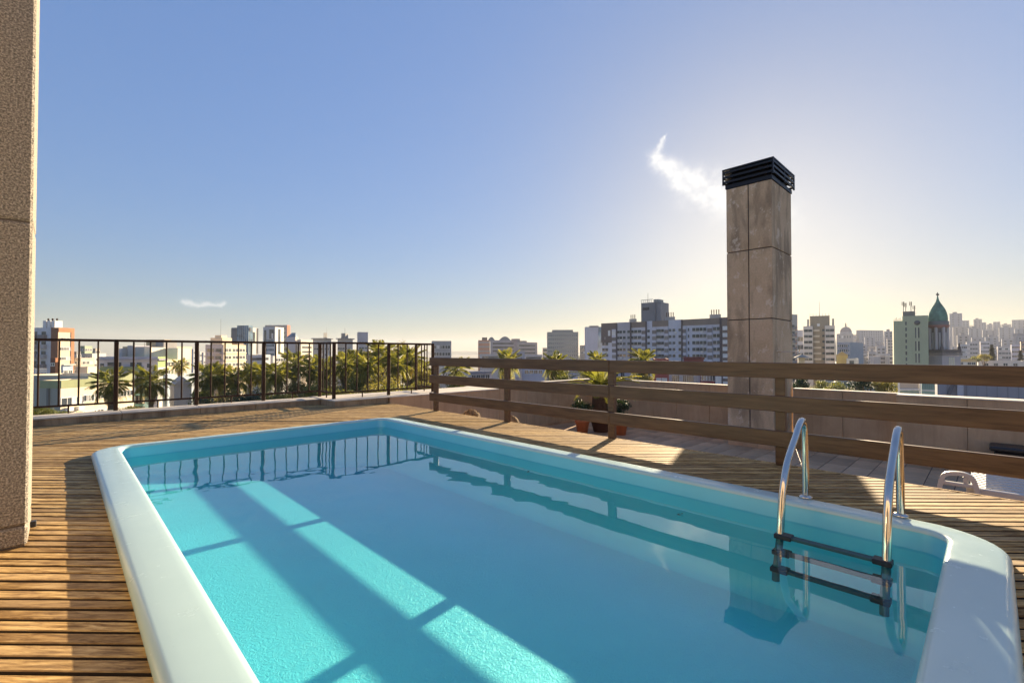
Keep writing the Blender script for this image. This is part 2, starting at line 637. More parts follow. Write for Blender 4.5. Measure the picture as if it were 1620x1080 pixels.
pool = empty('swimming_pool', (0, 0, 0), ANG, label='turquoise swimming pool with pale rounded rim set into the wooden deck', cat='swimming pool')
rim = MB()


def oring(d, z, r=0.40):
    return rrect(OV0 + d, OV1 - d, OU0 + d, OU1 - d, max(r - d, 0.05), z)


def iring(d, z, r=0.13):
    return rrect(PV0 - d, PV1 + d, PU0 - d, PU1 + d, r + d, z)


prof = [oring(0.015, -0.03)]
for k in range(7):
    a = pi / 2 * k / 6
    prof.append(oring(0.045 - 0.045 * cos(a), 0.022 + 0.042 * sin(a)))
prof += [oring(0.09, 0.069), iring(0.06, 0.071)]
for k in range(6):
    a = pi / 2 * k / 5
    prof.append(iring(0.03 - 0.03 * sin(a), 0.041 + 0.03 * cos(a)))
loops(rim, prof)
rim.build('rim', M['gel'], pool)
def zfloor(v):
    """apparent floor, sloping down towards the ladder, shaped so the sun stripes land right"""
    return FLOOR - 0.12 * (v - 1.6)


def densify(ring, k=26, n=9):
    out = []
    for i, p in enumerate(ring):
        out.append(p)
        if i % (n + 1) == n:
            q = ring[(i + 1) % len(ring)]
            out += [tuple(a_ + (b_ - a_) * j / k for a_, b_ in zip(p, q)) for j in range(1, k)]
    return out


def deepen(ring):
    ring = densify(ring)
    return [(v, u, z if z > -0.12 else -0.12 + (z + 0.12) / (FLOOR + 0.12) * (zfloor(v) + 0.12)) for v, u, z in ring]


band_ = MB()
loops(band_, [iring(0.004, 0.041), iring(0.002, 0.034), iring(0.0, 0.02), iring(-0.01, -0.085)])
band_.build('basin_upper', M['basin'], pool)  # top of the same basin wall, split off from the brightened part
bas = MB()
bp = [iring(-0.01, -0.085), iring(-0.012, -0.12), iring(-0.02, FLOOR + 0.13)]
for k in range(7):
    a = pi / 2 * k / 6
    bp.append(iring(-0.02 - 0.12 * (1 - cos(a)), FLOOR + 0.12 - 0.12 * sin(a), 0.2))
loops(bas, [deepen(R) for R in bp])
bas.build('basin', M['basin_low'], pool)
bf = MB()
fv0, fv1, fu0, fu1, fr_ = PV0 + 0.12, PV1 - 0.12, PU0 + 0.12, PU1 - 0.12, 0.06
st = [fv0 + (fv1 - fv0) * k / 60 for k in range(61)]
fvs = []
for v in st:
    e = max(0.0, fr_ - min(v - fv0, fv1 - v))
    cut = fr_ - math.sqrt(max(0.0, fr_ * fr_ - e * e))
    fvs += [(v, fu0 + cut, zfloor(v)), (v, fu1 - cut, zfloor(v))]
bf.add(fvs, [(2 * k, 2 * k + 2, 2 * k + 3, 2 * k + 1) for k in range(60)], 0, False)
bf.build('basin_floor', M['basin_floor'], pool)

# the water: a rippled sheet
wm = MB()
du = 0.022
nu, nv = int((PU1 - PU0 + 0.02) / du), int((PV1 - PV0 + 0.02) / du)
rw = random.Random(3)
waves = []
for lam, amp, cnt in ((1.5, 0.0011, 4), (0.75, 0.0007, 6), (0.36, 0.00036, 8), (0.17, 0.00014, 10), (0.10, 0.00006, 10)):
    for _ in range(cnt):
        th = rw.uniform(0, 2 * pi)
        k = 2 * pi / (lam * rw.uniform(0.75, 1.3))
        waves.append((k * cos(th), k * sin(th), rw.uniform(0, 2 * pi), amp * rw.uniform(0.5, 1.0)))
vs = []
for j in range(nu + 1):
    u = PU0 - 0.01 + j * du
    for i in range(nv + 1):
        v = PV0 - 0.01 + i * du
        calm = 0.55 + 0.45 * sin(v * 1.3 + 0.7 * u) * sin(u * 0.9 + 0.4)
        z = 0.0
        for kx, ky, ph, am in waves:
            z += am * sin(kx * v + ky * u + ph)
        vs.append((v, u, WATER + z * calm * 0.5))
fs = [(j * (nv + 1) + i, j * (nv + 1) + i + 1, (j + 1) * (nv + 1) + i + 1, (j + 1) * (nv + 1) + i) for j in range(nu) for i in range(nv)]
wm.add(vs, fs, 0, True)
water = wm.build('water', M['water'], None, (0, 0, 0), ANG)
water['kind'] = 'structure'

# deck boards, laid diagonally to the pool
deck = empty('deck', (0, 0, 0), 0, kind='structure')
PITCH, BW, BT = 0.0862, 0.0665, 0.022
BDIR = Vector((cos(ANG) + sin(ANG), sin(ANG) - cos(ANG), 0)).normalized()       # b - a
BNRM = Vector((-BDIR.y, BDIR.x, 0))
BROT = math.atan2(BDIR.y, BDIR.x)
ROTI = ROT.inverted()
rint = (OV0 + 0.03, OV1 - 0.03, OU0 + 0.03, OU1 - 0.03, 0.37)


def on_deck(p):
    q = ROTI @ p
    v, u = q.x, q.y
    if v > DECK_V - 0.03 or v < -4.2 or u < -3.2:
        return False
    if u > (KERB_U + 0.03 if v < JOG_V else KERB_U2 + 0.03):
        return False
    v0, v1, u0, u1, r = rint
    if v0 < v < v1 and u0 < u < u1:
        cx = min(max(v, v0 + r), v1 - r)
        cy = min(max(u, u0 + r), u1 - r)
        if (v - cx) ** 2 + (u - cy) ** 2 < r * r:
            return False
    return True


def spans(d):
    """runs of deck along the line at distance d from the camera's foot"""
    out, cur, s = [], None, -12.0
    while s < 9.5:
        ok = on_deck(BDIR * s + BNRM * d)
        if ok and cur is None:
            cur = s
        if not ok and cur is not None:
            out.append((cur, s))
            cur = None
        s += 0.012
    return out


rb = random.Random(11)
d = 0.74
while d < 11.6:
    A, B = spans(d - BW / 2), spans(d + BW / 2)
    if len(A) == len(B):
        for (a0, a1), (b0, b1) in zip(A, B):
            if min(a1, b1) - max(a0, b0) < 0.1 and (max(a1, b1) - min(a0, b0)) < 0.25:
                continue
            xm = (a0 + a1) / 2
            dz = rb.uniform(-0.0018, 0.0018)
            h = BW / 2
            c = 0.004
            mb = MB()

            def end(s0, s1):
                L = lambda t: s0 + (s1 - s0) * (t + h) / BW - xm
                return [(L(-h), -h, -BT), (L(-h), -h, -c), (L(-h + c), -h + c, 0), (L(h - c), h - c, 0), (L(h), h, -c), (L(h), h, -BT)]
            v = end(a0, b0) + end(a1, b1)
            f = [(i, (i + 1) % 6, 6 + (i + 1) % 6, 6 + i) for i in range(6)] + [(5, 4, 3, 2, 1, 0), (6, 7, 8, 9, 10, 11)]
            mb.add(v, f)
            mb.m = [1, 0, 0, 0, 1, 1, 0, 0]
            o = mb.build('board', [M['deck'], M['deck_side']], deck, BDIR * xm + BNRM * d + Vector((0, 0, dz)), BROT + rb.uniform(-0.0006, 0.0006))
    d += PITCH
eb = MB()
eb.bevel_box(DECK_V - 0.028, DECK_V, -3.2, KERB_U2 + 0.04, -0.16, 0.002, 0.004)
eb.build('edge_board', M['deck'], deck, (0, 0, 0), ANG)
jm = MB()
for k in range(24):
    v = -4.1 + k * 0.42
    if OV0 < v + 0.02 < OV1:
        jm.box(v, v + 0.05, -3.1, OU0, -0.12, -BT - 0.002)
        jm.box(v, v + 0.05, OU1, (KERB_U if v < JOG_V - .1 else KERB_U2), -0.12, -BT - 0.002)
    elif v < DECK_V - 0.1:
        jm.box(v, v + 0.05, -3.1, (KERB_U if v < JOG_V - .1 else KERB_U2), -0.12, -BT - 0.002)
jo = jm.build('joists', M['under'], deck, (0, 0, 0), ANG)
jo['kind'] = 'stuff'
sm = MB()
sm.box(DECK_V - 0.06, DECK_V - 0.032, -3.2, KERB_U2 + 0.04, TERR, -0.02)
sm.box(-4.2, DECK_V - 0.07, -3.2, OU0 + 0.1, -0.30, -0.28)  # from here on: dark sheets below the boards, added to block light
sm.box(-4.2, OV0 + 0.1, OU0 + 0.104, KERB_U + .1, -0.30, -0.28)
sm.box(OV0 + 0.104, JOG_V, OU1 - 0.1, KERB_U + .1, -0.30, -0.28)
sm.box(OV1 - 0.1, DECK_V - 0.07, OU0 + 0.104, OU1 - 0.104, -0.30, -0.28)
sm.box(JOG_V + .004, DECK_V - 0.07, OU1 - 0.1, KERB_U2 + .1, -0.30, -0.28)
sm.build('deck_side_light_stop', M['under'], deck, (0, 0, 0), ANG)

# our building below the roof
GROUND = -22.0
bb = MB()
bb.box(-9, 15.70, -9, 11.30, GROUND - 1, TERR - 0.06)
bb.box(-9, DECK_V - 0.08, -9, 11.28, TERR - 0.06, -1.28)
bo = bb.build('roof_building', stucco((0.5, 0.45, 0.38)), None, (0, 0, 0), ANG)
tag(bo, 'own building whose flat roof carries the pool terrace', 'building')

# kerb below the iron fence
kerb = empty('roof_kerb', T(0, KERB_U, 0), ANG, label='low stained concrete kerb with pale top carrying the dark iron fence', cat='kerb')


def kerb_block(v0, v1, u0, u1, zt, name='kerb_block'):
    m = MB()
    m.bevel_box(v0, v1, u0, u1, -1.3, zt, 0.008)
    m.build(name, M['kerb'], kerb, (0, -KERB_U, 0))


def kerb_cap(v0, v1, u0, u1, z):
    m = MB()
    m.bevel_box(v0, v1, u0, u1, z, z + 0.028, 0.006)
    m.build('coping_stone', M['cap'], kerb, (0, -KERB_U, 0))


vcuts = [-7.0, -4.2, -2.1, -0.35, 0.78, 1.95, 2.93, JOG_V]
for a, b in zip(vcuts, vcuts[1:]):
    kerb_block(a + 0.003, b - 0.003, KERB_U, 11.25, 0.106)
    kerb_cap(a + 0.002, b - 0.002, KERB_U - 0.012, 11.29, 0.1065)
vcuts = [JOG_V, 5.62, 6.5]
kerb_block(JOG_V + 0.003, 5.56, KERB_U2, 11.25, 0.118)
kerb_cap(JOG_V - 0.012, 5.6, KERB_U2 - 0.012, 11.29, 0.1185)

# terrace floor and its tiles
terr = empty('terrace_floor', (0, 0, 0), ANG, kind='structure')
tb = MB()
tb.box(DECK_V - 0.03, 15.62, -6, 11.5, TERR - 0.05, TERR - 0.012)
tb.build('screed', M['grout'], terr)
TS = 0.46
cells = []
for i in range(22):
    for j in range(38):
        v, u = 5.62 + i * TS, -5.9 + j * TS
        p = T(v + TS / 2, u + TS / 2, TERR)
        if p.y < 1:
            continue
        px = 810 + 735 * p.x / p.y
        # is it seen above the deck's edge?
        e = 0
        for s in range(1, 40):
            q = p * (s / 40.0)
            if (ROTI @ q).x > DECK_V:
                t = s / 40.0
                e = H + t * (TERR - H)
                break
        seen = (0 < px < 1660) and e > -0.1
        area = 1 / p.y ** 3 if seen else 0
        cells.append((-area, v, u))
cells.sort()
g = 0.015
tmesh = MB()
tmesh.bevel_box(g / 2, TS - g / 2, g / 2, TS - g / 2, -0.012, 0, 0.003)
tme = tmesh.mesh('tile', M['tile'])
rest = MB()
for k, (ar, v, u) in enumerate(cells):
    if k < 290 and ar < 0:
        o = put('tile', tme, terr, (v, u, TERR + random.uniform(-0.001, 0.001)))
    else:
        rest.box(v + g / 2, v + TS - g / 2, u + g / 2, u + TS - g / 2, TERR - 0.012, TERR)
if rest.v:
    o = rest.build('tiles', M['tile'], terr)
    o['kind'] = 'stuff'

# parapet walls round the terrace: panels, each its own piece, under one wall
PZ = 0.125


def parapet(name, label, p0, p1, nrm, thick, z0, z1, panel=1.25, skirting=True):
    """wall from p0 to p1 (v,u); nrm = direction of the inner face's normal in (v,u)"""
    root = empty(name, T(p0[0], p0[1], TERR), ANG, label=label, cat='wall')
    L = math.hypot(p1[0] - p0[0], p1[1] - p0[1])
    dv, du_ = (p1[0] - p0[0]) / L, (p1[1] - p0[1]) / L
    n = max(1, round(L / panel))

    def slab(nm, s0, s1, t0, t1, za, zb, mat, bev):
        c = [(dv * s + nrm[0] * t, du_ * s + nrm[1] * t) for s in (s0, s1) for t in (t0, t1)]
        m = MB()
        m.bevel_box(min(x for x, _ in c), max(x for x, _ in c), min(y for _, y in c), max(y for _, y in c), za - TERR, zb - TERR, bev)
        m.build(nm, mat, root)
    for k in range(n):
        slab('wall_panel', L * k / n + 0.004, L * (k + 1) / n - 0.004, -thick, 0, z0, z1 - 0.032, M['parapet'], 0.005)
    m = max(1, round(L / 2.4))
    for k in range(m):
        slab('coping_stone', L * k / m + 0.002, L * (k + 1) / m - 0.002, -thick - 0.015, 0.02, z1 - 0.0315, z1, M['cap'], 0.006)
    if skirting:
        q = max(1, round(L / TS))
        for k in range(q):
            slab('skirting_tile', L * k / q + 0.004, L * (k + 1) / q - 0.004, 0.001, 0.014, TERR + 0.002, TERR + 0.09, M['tile'], 0.002)
    return root


# wall continuing the stepped kerb, with the end at v=9.12
parapet('parapet_wall', 'concrete parapet continuing the kerb behind the first wooden fence post', (5.61, KERB_U2 + 0.02), (9.12, KERB_U2 + 0.02), (0, -1), 1.25, TERR, PZ + 0.02, 1.17)
parapet('parapet_wall', 'recessed concrete parapet behind the potted plants', (9.14, 11.35), (15.6, 11.35), (0, -1), 0.25, TERR, PZ, 1.3)
parapet('parapet_wall', 'long concrete parapet running up to the left of the chimney', (15.68, 11.3), (15.68, 5.46), (-1, 0), 0.22, TERR, PZ, 1.25)
parapet('parapet_wall', 'short concrete parapet between chimney and the stepped wall', (15.78, 4.16), (15.78, 1.70), (-1, 0), 0.22, TERR, PZ, 1.25)
parapet('parapet_wall', 'nearer parapet stepping forward behind the white lounger', (15.15, 1.69), (15.15, -6.0), (-1, 0), 0.55, TERR, PZ + 0.01, 1.25)
fp = MB()
fp.box(-4.2, DECK_V, -9, -3.2, TERR, -0.05)
fo = fp.build('inner_floor', M['kerb'], None, (0, 0, 0), ANG)
fo['kind'] = 'structure'

# ------------------------------------------------------------------ chimney
CH_U0, CH_U1, CH_V0, CH_V1 = 4.20, 5.42, 14.10, 15.93
CH_TOP = 6.02
ch = empty('chimney', T(CH_V0, CH_U0, TERR), ANG, label='tall panelled concrete chimney with a black louvred cap', cat='chimney')
CW, CL, CHH = CH_U1 - CH_U0, CH_V1 - CH_V0, CH_TOP - TERR
cm = MB()
cm.box(0.03, CL - 0.03, 0.03, CW - 0.03, 0, CHH - 0.01)
cm.build('core', M['grout'], ch)
zj = [0.0]
for py in (592, 503, 389):
    zj.append(zat(py, 12.8) - TERR)
zj.append(CHH)
for z0, z1 in zip(zj, zj[1:]):
    jg = 0.015
    # left face (plane v = 0): two panels; right face (plane u = 0): two panels
    for k in range(2):
        m = MB()
        y0, y1 = CW * k / 2, CW * (k + 1) / 2
        m.bevel_box(0, 0.029, y0 + (0.0 if k == 0 else jg), y1 - (jg if k == 0 else 0.0), z0 + jg, z1 - jg, 0.004)
        m.build('panel', M['chimney'], ch)
        m = MB()
        x0, x1 = (0.031, CL * 0.5) if k == 0 else (CL * 0.5, CL)
        m.bevel_box(x0, x1 - jg, 0, 0.029, z0 + jg, z1 - jg, 0.004)
        m.build('panel', M['chimney'], ch)
        m = MB()
        m.bevel_box(CL - 0.029, CL, 0.031 + CW * k / 2, CW * (k + 1) / 2 - 0.031, z0 + jg, z1 - jg, 0.004)
        m.build('panel', M['chimney'], ch)
        m = MB()
        m.bevel_box(0.031 + (CL - .062) * k / 2, 0.03 + (CL - .062) * (k + 1) / 2, CW - 0.029, CW, z0 + jg, z1 - jg, 0.004)
        m.build('panel', M['chimney'], ch)
cap = MB()
o_ = 0.02
for z0, z1, q in ((0.002, 0.11, o_),):
    cap.box(-q, CL + q, -q, 0.03, CHH + z0, CHH + z1)
    cap.box(-q, CL + q, CW - 0.03, CW + q, CHH + z0, CHH + z1)
    cap.box(-q, 0.03, 0.032, CW - 0.032, CHH + z0, CHH + z1)
    cap.box(CL - 0.03, CL + q, 0.032, CW - 0.032, CHH + z0, CHH + z1)
cap.build('cap_base', M['black_iron'], ch)
q = 0.08
for z in (0.19, 0.335, 0.475):
    for (x0, x1, y0, y1, hx) in ((-q, CL + q, -q, -q + 0.03, 0), (-q, CL + q, CW + q - 0.03, CW + q, 0), (-q, -q + 0.03, -q + 0.031, CW + q - 0.031, 1), (CL + q - 0.03, CL + q, -q + 0.031, CW + q - 0.031, 1)):
        m = MB()
        m.box(x0, x1, y0, y1, CHH + z - 0.03, CHH + z + 0.03)
        # the sloping blade behind each bar
        if hx == 0:
            s = 1 if y0 < 0 else -1
            ya, yb = (y1, y1 + 0.16 * s) if s > 0 else (y0, y0 - 0.16)
            m.add([(x0 + .15, ya, CHH + z - 0.028), (x1 - .15, ya, CHH + z - 0.028), (x1 - .15, yb, CHH + z + 0.09), (x0 + .15, yb, CHH + z + 0.09),
                   (x0 + .15, ya, CHH + z - 0.018), (x1 - .15, ya, CHH + z - 0.018), (x1 - .15, yb, CHH + z + 0.10), (x0 + .15, yb, CHH + z + 0.10)],
                  [(0, 1, 2, 3), (7, 6, 5, 4), (0, 4, 5, 1), (1, 5, 6, 2), (2, 6, 7, 3), (3, 7, 4, 0)])
        else:
            s = 1 if x0 < 0 else -1
            xa, xb = (x1, x1 + 0.16) if s > 0 else (x0, x0 - 0.16)
            m.add([(xa, y0 + .15, CHH + z - 0.028), (xa, y1 - .15, CHH + z - 0.028), (xb, y1 - .15, CHH + z + 0.09), (xb, y0 + .15, CHH + z + 0.09),
                   (xa, y0 + .15, CHH + z - 0.018), (xa, y1 - .15, CHH + z - 0.018), (xb, y1 - .15, CHH + z + 0.10), (xb, y0 + .15, CHH + z + 0.10)],
                  [(0, 1, 2, 3), (7, 6, 5, 4), (0, 4, 5, 1), (1, 5, 6, 2), (2, 6, 7, 3), (3, 7, 4, 0)])
        m.build('louvre', M['black_iron'], ch)
for (x, y) in ((-q, -q), (CL + q - 0.035, -q), (-q, CW + q - 0.035), (CL + q - 0.035, CW + q - 0.035), (CL / 2, -q), (CL / 2, CW + q - .035)):
    m = MB()
    m.box(x - 0.002, x + 0.037, y - 0.002, y + 0.037, CHH + 0.112, CHH + 0.55)
    m.build('cap_post', M['black_iron'], ch)
m = MB()
m.box(0.12, CL - 0.12, 0.12, CW - 0.12, CHH + 0.02, CHH + 0.52)
m.build('flue', M['black_iron'], ch)
m = MB()
for (x0, x1, y0, y1) in ((-q, CL + q, -q, -q + 0.05), (-q, CL + q, CW + q - 0.05, CW + q), (-q, -q + .05, -q + .051, CW + q - .051), (CL + q - .05, CL + q, -q + .051, CW + q - .051)):
    m.box(x0 - .003, x1 + .003, y0 - .003, y1 + .003, CHH + 0.535, CHH + 0.575)
m.box(-q + .06, CL + q - .06, -q + .06, CW + q - .06, CHH + 0.54, CHH + 0.56)
m.build('cap_top', M['black_iron'], ch)
m = MB()
m.tube([(0.35, 0.01, zat(557, 12.9) - TERR), (0.35, -0.55, zat(557, 12.9) - TERR + 0.02)], 0.014, 8)
m.tube([(0.35, -0.55, zat(557, 12.9) - TERR + .02), (0.35, -0.57, zat(557, 12.9) - TERR + .10)], 0.012, 8)
m.build('pipe_bracket', M['chrome'], ch)
m = MB()
m.tube([(0.28, 0.0, 0.42), (0.28, -0.07, 0.42), (0.28, -0.10, 0.37)], 0.014, 8)
m.tube([(0.28, -0.05, 0.42), (0.28, -0.05, 0.47)], 0.01, 6)
m.build('tap', M['chrome'], ch)
# the row of tiles along the chimney's foot
for k in range(3):
    m = MB()
    m.bevel_box(-0.014, -0.002, CW * k / 3 + 0.004, CW * (k + 1) / 3 - 0.004, 0.002, 0.14, 0.002)
    m.build('foot_tile', M['tile'], ch)
for k in range(4):
    m = MB()
    m.bevel_box(CL * k / 4 + 0.004, CL * (k + 1) / 4 - 0.004, -0.014, -0.002, 0.002, 0.14, 0.002)
    m.build('foot_tile', M['tile'], ch)

# ------------------------------------------------------------------ pillar at the left
PL_V, PL_U, PL_D = -0.14, 4.17, 0.52
pil = empty('pillar', T(PL_V, PL_U, 0), ANG, label='speckled rough-cast stone pillar rising from the deck beside the pool', cat='pillar')
zj = [0.004, zat(830, 2.88) , zat(350, 2.88), 4.4]
for z0, z1 in zip(zj, zj[1:]):
    m = MB()
    m.bevel_box(-1.6, 0, 0, PL_D, z0 + 0.005, z1 - 0.005, 0.012)
    m.build('block', M['granite'], pil)
m = MB()
m.box(-1.59, -0.012, 0.012, PL_D - 0.012, 0.0, 4.38)
m.build('core', M['grout'], pil)
m = MB()
m.bevel_box(0.001, 0.03, PL_D - 0.18, PL_D - 0.14, 0.02, 0.06, 0.003)
m.build('drain_spout', M['black_plastic'], pil)

# ------------------------------------------------------------------ wooden fence along the deck's edge
wf = empty('wooden_fence', T(5.52, 3.69, 0), ANG, label='dark wooden fence of three wide rails along the edge of the deck', cat='fence')
WY = -3.69
for u in (7.93, 5.81, 3.69, 1.57, -0.55, -2.67):
    m = MB()
    m.bevel_box(-0.035, 0.035, u - 0.05 + WY, u + 0.05 + WY, 0.002, 1.06, 0.005)
    m.build('post', M['rail'], wf)
joints = (8.07, 3.69, -0.55, -3.6)
for zc in (1.007, 0.653, 0.287):
    for a, b in zip(joints, joints[1:]):
        m = MB()
        m.bevel_box(-0.078, -0.037, b + WY + 0.002, a + WY - 0.002, zc - 0.083, zc + 0.083, 0.006)
        m.build('rail', M['rail'], wf, (0, 0, random.uniform(-.002, .002)))

# ------------------------------------------------------------------ iron fence on the kerb
jf = empty('iron_fence', T(0, 11.12, 0.135), ANG, label='dark iron railing with thin upright bars on the concrete kerb', cat='fence')
KU = 11.12
FU1, FU2 = 11.17, 10.36
ZB = 0.135
zr = zat(536.5, 8.6) - ZB
zr = 1.30


def fpart(name, mb):
    return mb.build(name, M['iron'], jf, (0, -KU, 0))


def fence_run(p0, p1, nb, posts=(True, True), zb=0.0):
    L = math.hypot(p1[0] - p0[0], p1[1] - p0[1])
    dv, dq = (p1[0] - p0[0]) / L, (p1[1] - p0[1]) / L
    ax = abs(dv) > 0.5

    def bar(nm, s0, s1, w, z0, z1):
        m = MB()
        x0, y0 = p0[0] + dv * s0, p0[1] + dq * s0
        x1, y1 = p0[0] + dv * s1, p0[1] + dq * s1
        if ax:
            m.bevel_box(min(x0, x1), max(x0, x1), y0 - w / 2, y0 + w / 2, z0, z1, 0.004)
        else:
            m.bevel_box(x0 - w / 2, x0 + w / 2, min(y0, y1), max(y0, y1), z0, z1, 0.004)
        fpart(nm, m)
    bar('bottom_rail', 0.034, L - 0.034, 0.03, 0.125, 0.16)
    bar('top_rail', -0.03, L + 0.0295, 0.062, zr - 0.045, zr)
    for k in range(1, nb):
        s = L * k / nb
        m = MB()
        w = 0.026
        x, y = p0[0] + dv * s, p0[1] + dq * s
        m.bevel_box(x - w / 2, x + w / 2, y - w / 2, y + w / 2, 0.1605, zr - 0.046, 0.003)
        fpart('bar', m)
    for s in (0.5,):
        m = MB()
        x, y = p0[0] + dv * L * 0.5, p0[1] + dq * L * .5
        m.bevel_box(x - .012, x + .012, y - .012, y + .012, 0.004, 0.1245, 0.003)
        fpart('foot_peg', m)


def fpost(v, u, w=0.064):
    m = MB()
    m.bevel_box(v - w / 2, v + w / 2, u - w / 2, u + w / 2, 0.0, zr - 0.046, 0.005)
    fpart('post', m)


pv = [4.43, 3.20, 1.96, 0.72, -0.53, -1.78, -3.03, -4.28]
for a, b in zip(pv, pv[1:]):
    fence_run((b, FU1), (a, FU1), 5)
for v in pv:
    fpost(v, FU1)
fence_run((4.43, FU2), (4.43, FU1), 4)
fpost(4.43, FU2)
fence_run((4.43, FU2), (5.80, FU2), 5)
fpost(5.80, FU2)
fence_run((5.80, FU2), (7.10, FU2), 5)
fpost(7.10, FU2)
fence_run((7.10, FU2), (7.10, FU1), 3)
fpost(7.10, FU1)

# ------------------------------------------------------------------ pool ladder
LU = (1.02, 0.45)
lad = empty('pool_ladder', T(4.1, 0.75, 0.07), ANG, label='polished steel pool ladder with black treads hooked over the rim', cat='ladder')
path = [(4.17, 0.0), (4.17, 0.35), (4.17, 0.52), (4.16, 0.61), (4.13, 0.66), (4.08, 0.675), (4.0, 0.635), (3.93, 0.577), (3.82, 0.50), (3.715, 0.415), (3.645, 0.32), (3.60, 0.22), (3.57, 0.10), (3.552, 0.0), (3.53, -0.08), (3.49, -0.17), (3.445, -0.27), (3.44, -0.32)]


def smooth_path(p, n=4):
    out = []
    for i in range(len(p) - 1):
        p0, p1, p2, p3 = p[max(i - 1, 0)], p[i], p[i + 1], p[min(i + 2, len(p) - 1)]
        for k in range(n):
            t = k / n
            out.append(tuple(0.5 * (2 * b + (c - a) * t + (2 * a - 5 * b + 4 * c - d_) * t * t + (3 * b - a - 3 * c + d_) * t ** 3) for a, b, c, d_ in zip(p0, p1, p2, p3)))
    return out + [p[-1]]


sp = smooth_path(path)
for u in LU:
    m = MB()
    m.tube([(v - 4.1, u - 0.75, z - 0.07) for v, z in sp if z > -0.075], 0.024, 14)
    o = m.build('side_rail', M['chrome'], lad)
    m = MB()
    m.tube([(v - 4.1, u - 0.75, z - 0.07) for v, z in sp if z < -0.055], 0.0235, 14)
    o = m.build('lower_rail', M['dark_reflect_steel'], lad)
    m = MB()
    m.lathe([(0.0245, 0.001), (0.048, 0.001), (0.046, 0.012), (0.031, 0.02), (0.0246, 0.022)], 18, 0, 0.07, u - 0.75)
    m.build('flange', M['chrome'], lad)
for vz, z in ((3.54, -0.12), (3.495, -0.215), (3.455, -0.315)):
    m = MB()
    m.bevel_box(vz - 4.1 - 0.03, vz - 4.1 + 0.03, LU[1] - 0.75 + 0.05, LU[0] - 0.75 - 0.05, z - 0.009, z + 0.008, 0.004)
    o = m.build('tread', M['tread'], lad)
    for u, s in ((LU[0], -1), (LU[1], 1)):
        m = MB()
        y = u - 0.75
        m.bevel_box(vz - 4.1 - 0.04, vz - 4.1 + 0.04, min(y - s * 0.03, y + s * 0.075), max(y - s * 0.03, y + s * 0.065), z - 0.016, z + 0.016, 0.005)
        m.build('tread_end', M['black_plastic'], lad)

# ------------------------------------------------------------------ potted plants on the terrace
def leaf_cloud(n, rad, size, seed, squash=(1, 1, 1), lumps=9, hollow=0.35):
    """a crown: leaf-sized faces gathered in clumps"""
    r = random.Random(seed)
    cs = []
    for _ in range(lumps):
        while True:
            p = Vector((r.uniform(-1, 1), r.uniform(-1, 1), r.uniform(-1, 1)))
            if hollow < p.length < 1:
                break
        cs.append((p * 0.72, r.uniform(0.25, 0.48)))
    cs.append((Vector((0, 0, 0)), 0.5))
    m = MB()
    for _ in range(n):
        c, rr = cs[r.randrange(len(cs))]
        d_ = Vector((r.gauss(0, 1), r.gauss(0, 1), r.gauss(0, 1))).normalized()
        p = c + d_ * rr * (0.55 + 0.45 * r.random())
        p = Vector((p.x * squash[0], p.y * squash[1], p.z * squash[2])) * rad
        nn = (d_ + Vector((r.uniform(-.7, .7), r.uniform(-.7, .7), r.uniform(-.2, .9)))).normalized()
        x = nn.cross(Vector((r.uniform(-1, 1), r.uniform(-1, 1), r.uniform(-1, 1)))).normalized()
        y = nn.cross(x)
        s = size * r.uniform(0.6, 1.3)
        m.add([p - x * s * 0.5, p - y * s * 0.28, p + x * s * 0.6 - nn * s * .12, p + y * s * 0.28], [(0, 1, 2, 3)])
    return m


def pot_mb(r, h):
    m = MB()
    m.lathe([(0.0, 0.0), (r * 0.68, 0.0), (r * 0.92, h * 0.82), (r * 0.94, h * 0.83), (r * 1.02, h * 0.83), (r * 1.04, h), (r * 0.93, h), (r * 0.90, h * 0.86)], 24)
    return m


def soil_mb(r, h):
    m = MB()
    m.lathe([(0.0, h * 0.88), (r * 0.6, h * 0.89), (r * 0.905, h * 0.87)], 20)
    return m


def potted_shrub(px, D, label):
    p = at(px, D, TERR)
    root = empty('potted_shrub', p, 0, label=label, cat='potted plant', group='clipped shrubs in terracotta pots')
    pot_mb(0.25, 0.44).build('pot', M['terra'], root)
    soil_mb(0.25, 0.44).build('soil', M['soil'], root)
    s = MB()
    s.tube([(0, 0, 0.38), (0.02, 0, 0.6), (0, 0.01, 0.85)], [0.025, 0.022, 0.018], 8)
    s.build('stem', M['bark'], root)
    leaf_cloud(1500, 0.42, 0.055, int(px), (1, 1, 0.85), 12).build('foliage', M['leaf_dark'], root, (0, 0, 0.86))
    return root


potted_shrub(921, 15.6, 'dark clipped round shrub in a bright terracotta pot, left of the cycad')
potted_shrub(981, 15.3, 'dark round shrub in a terracotta pot half hidden by the fence post')

FROND_CACHE = {}


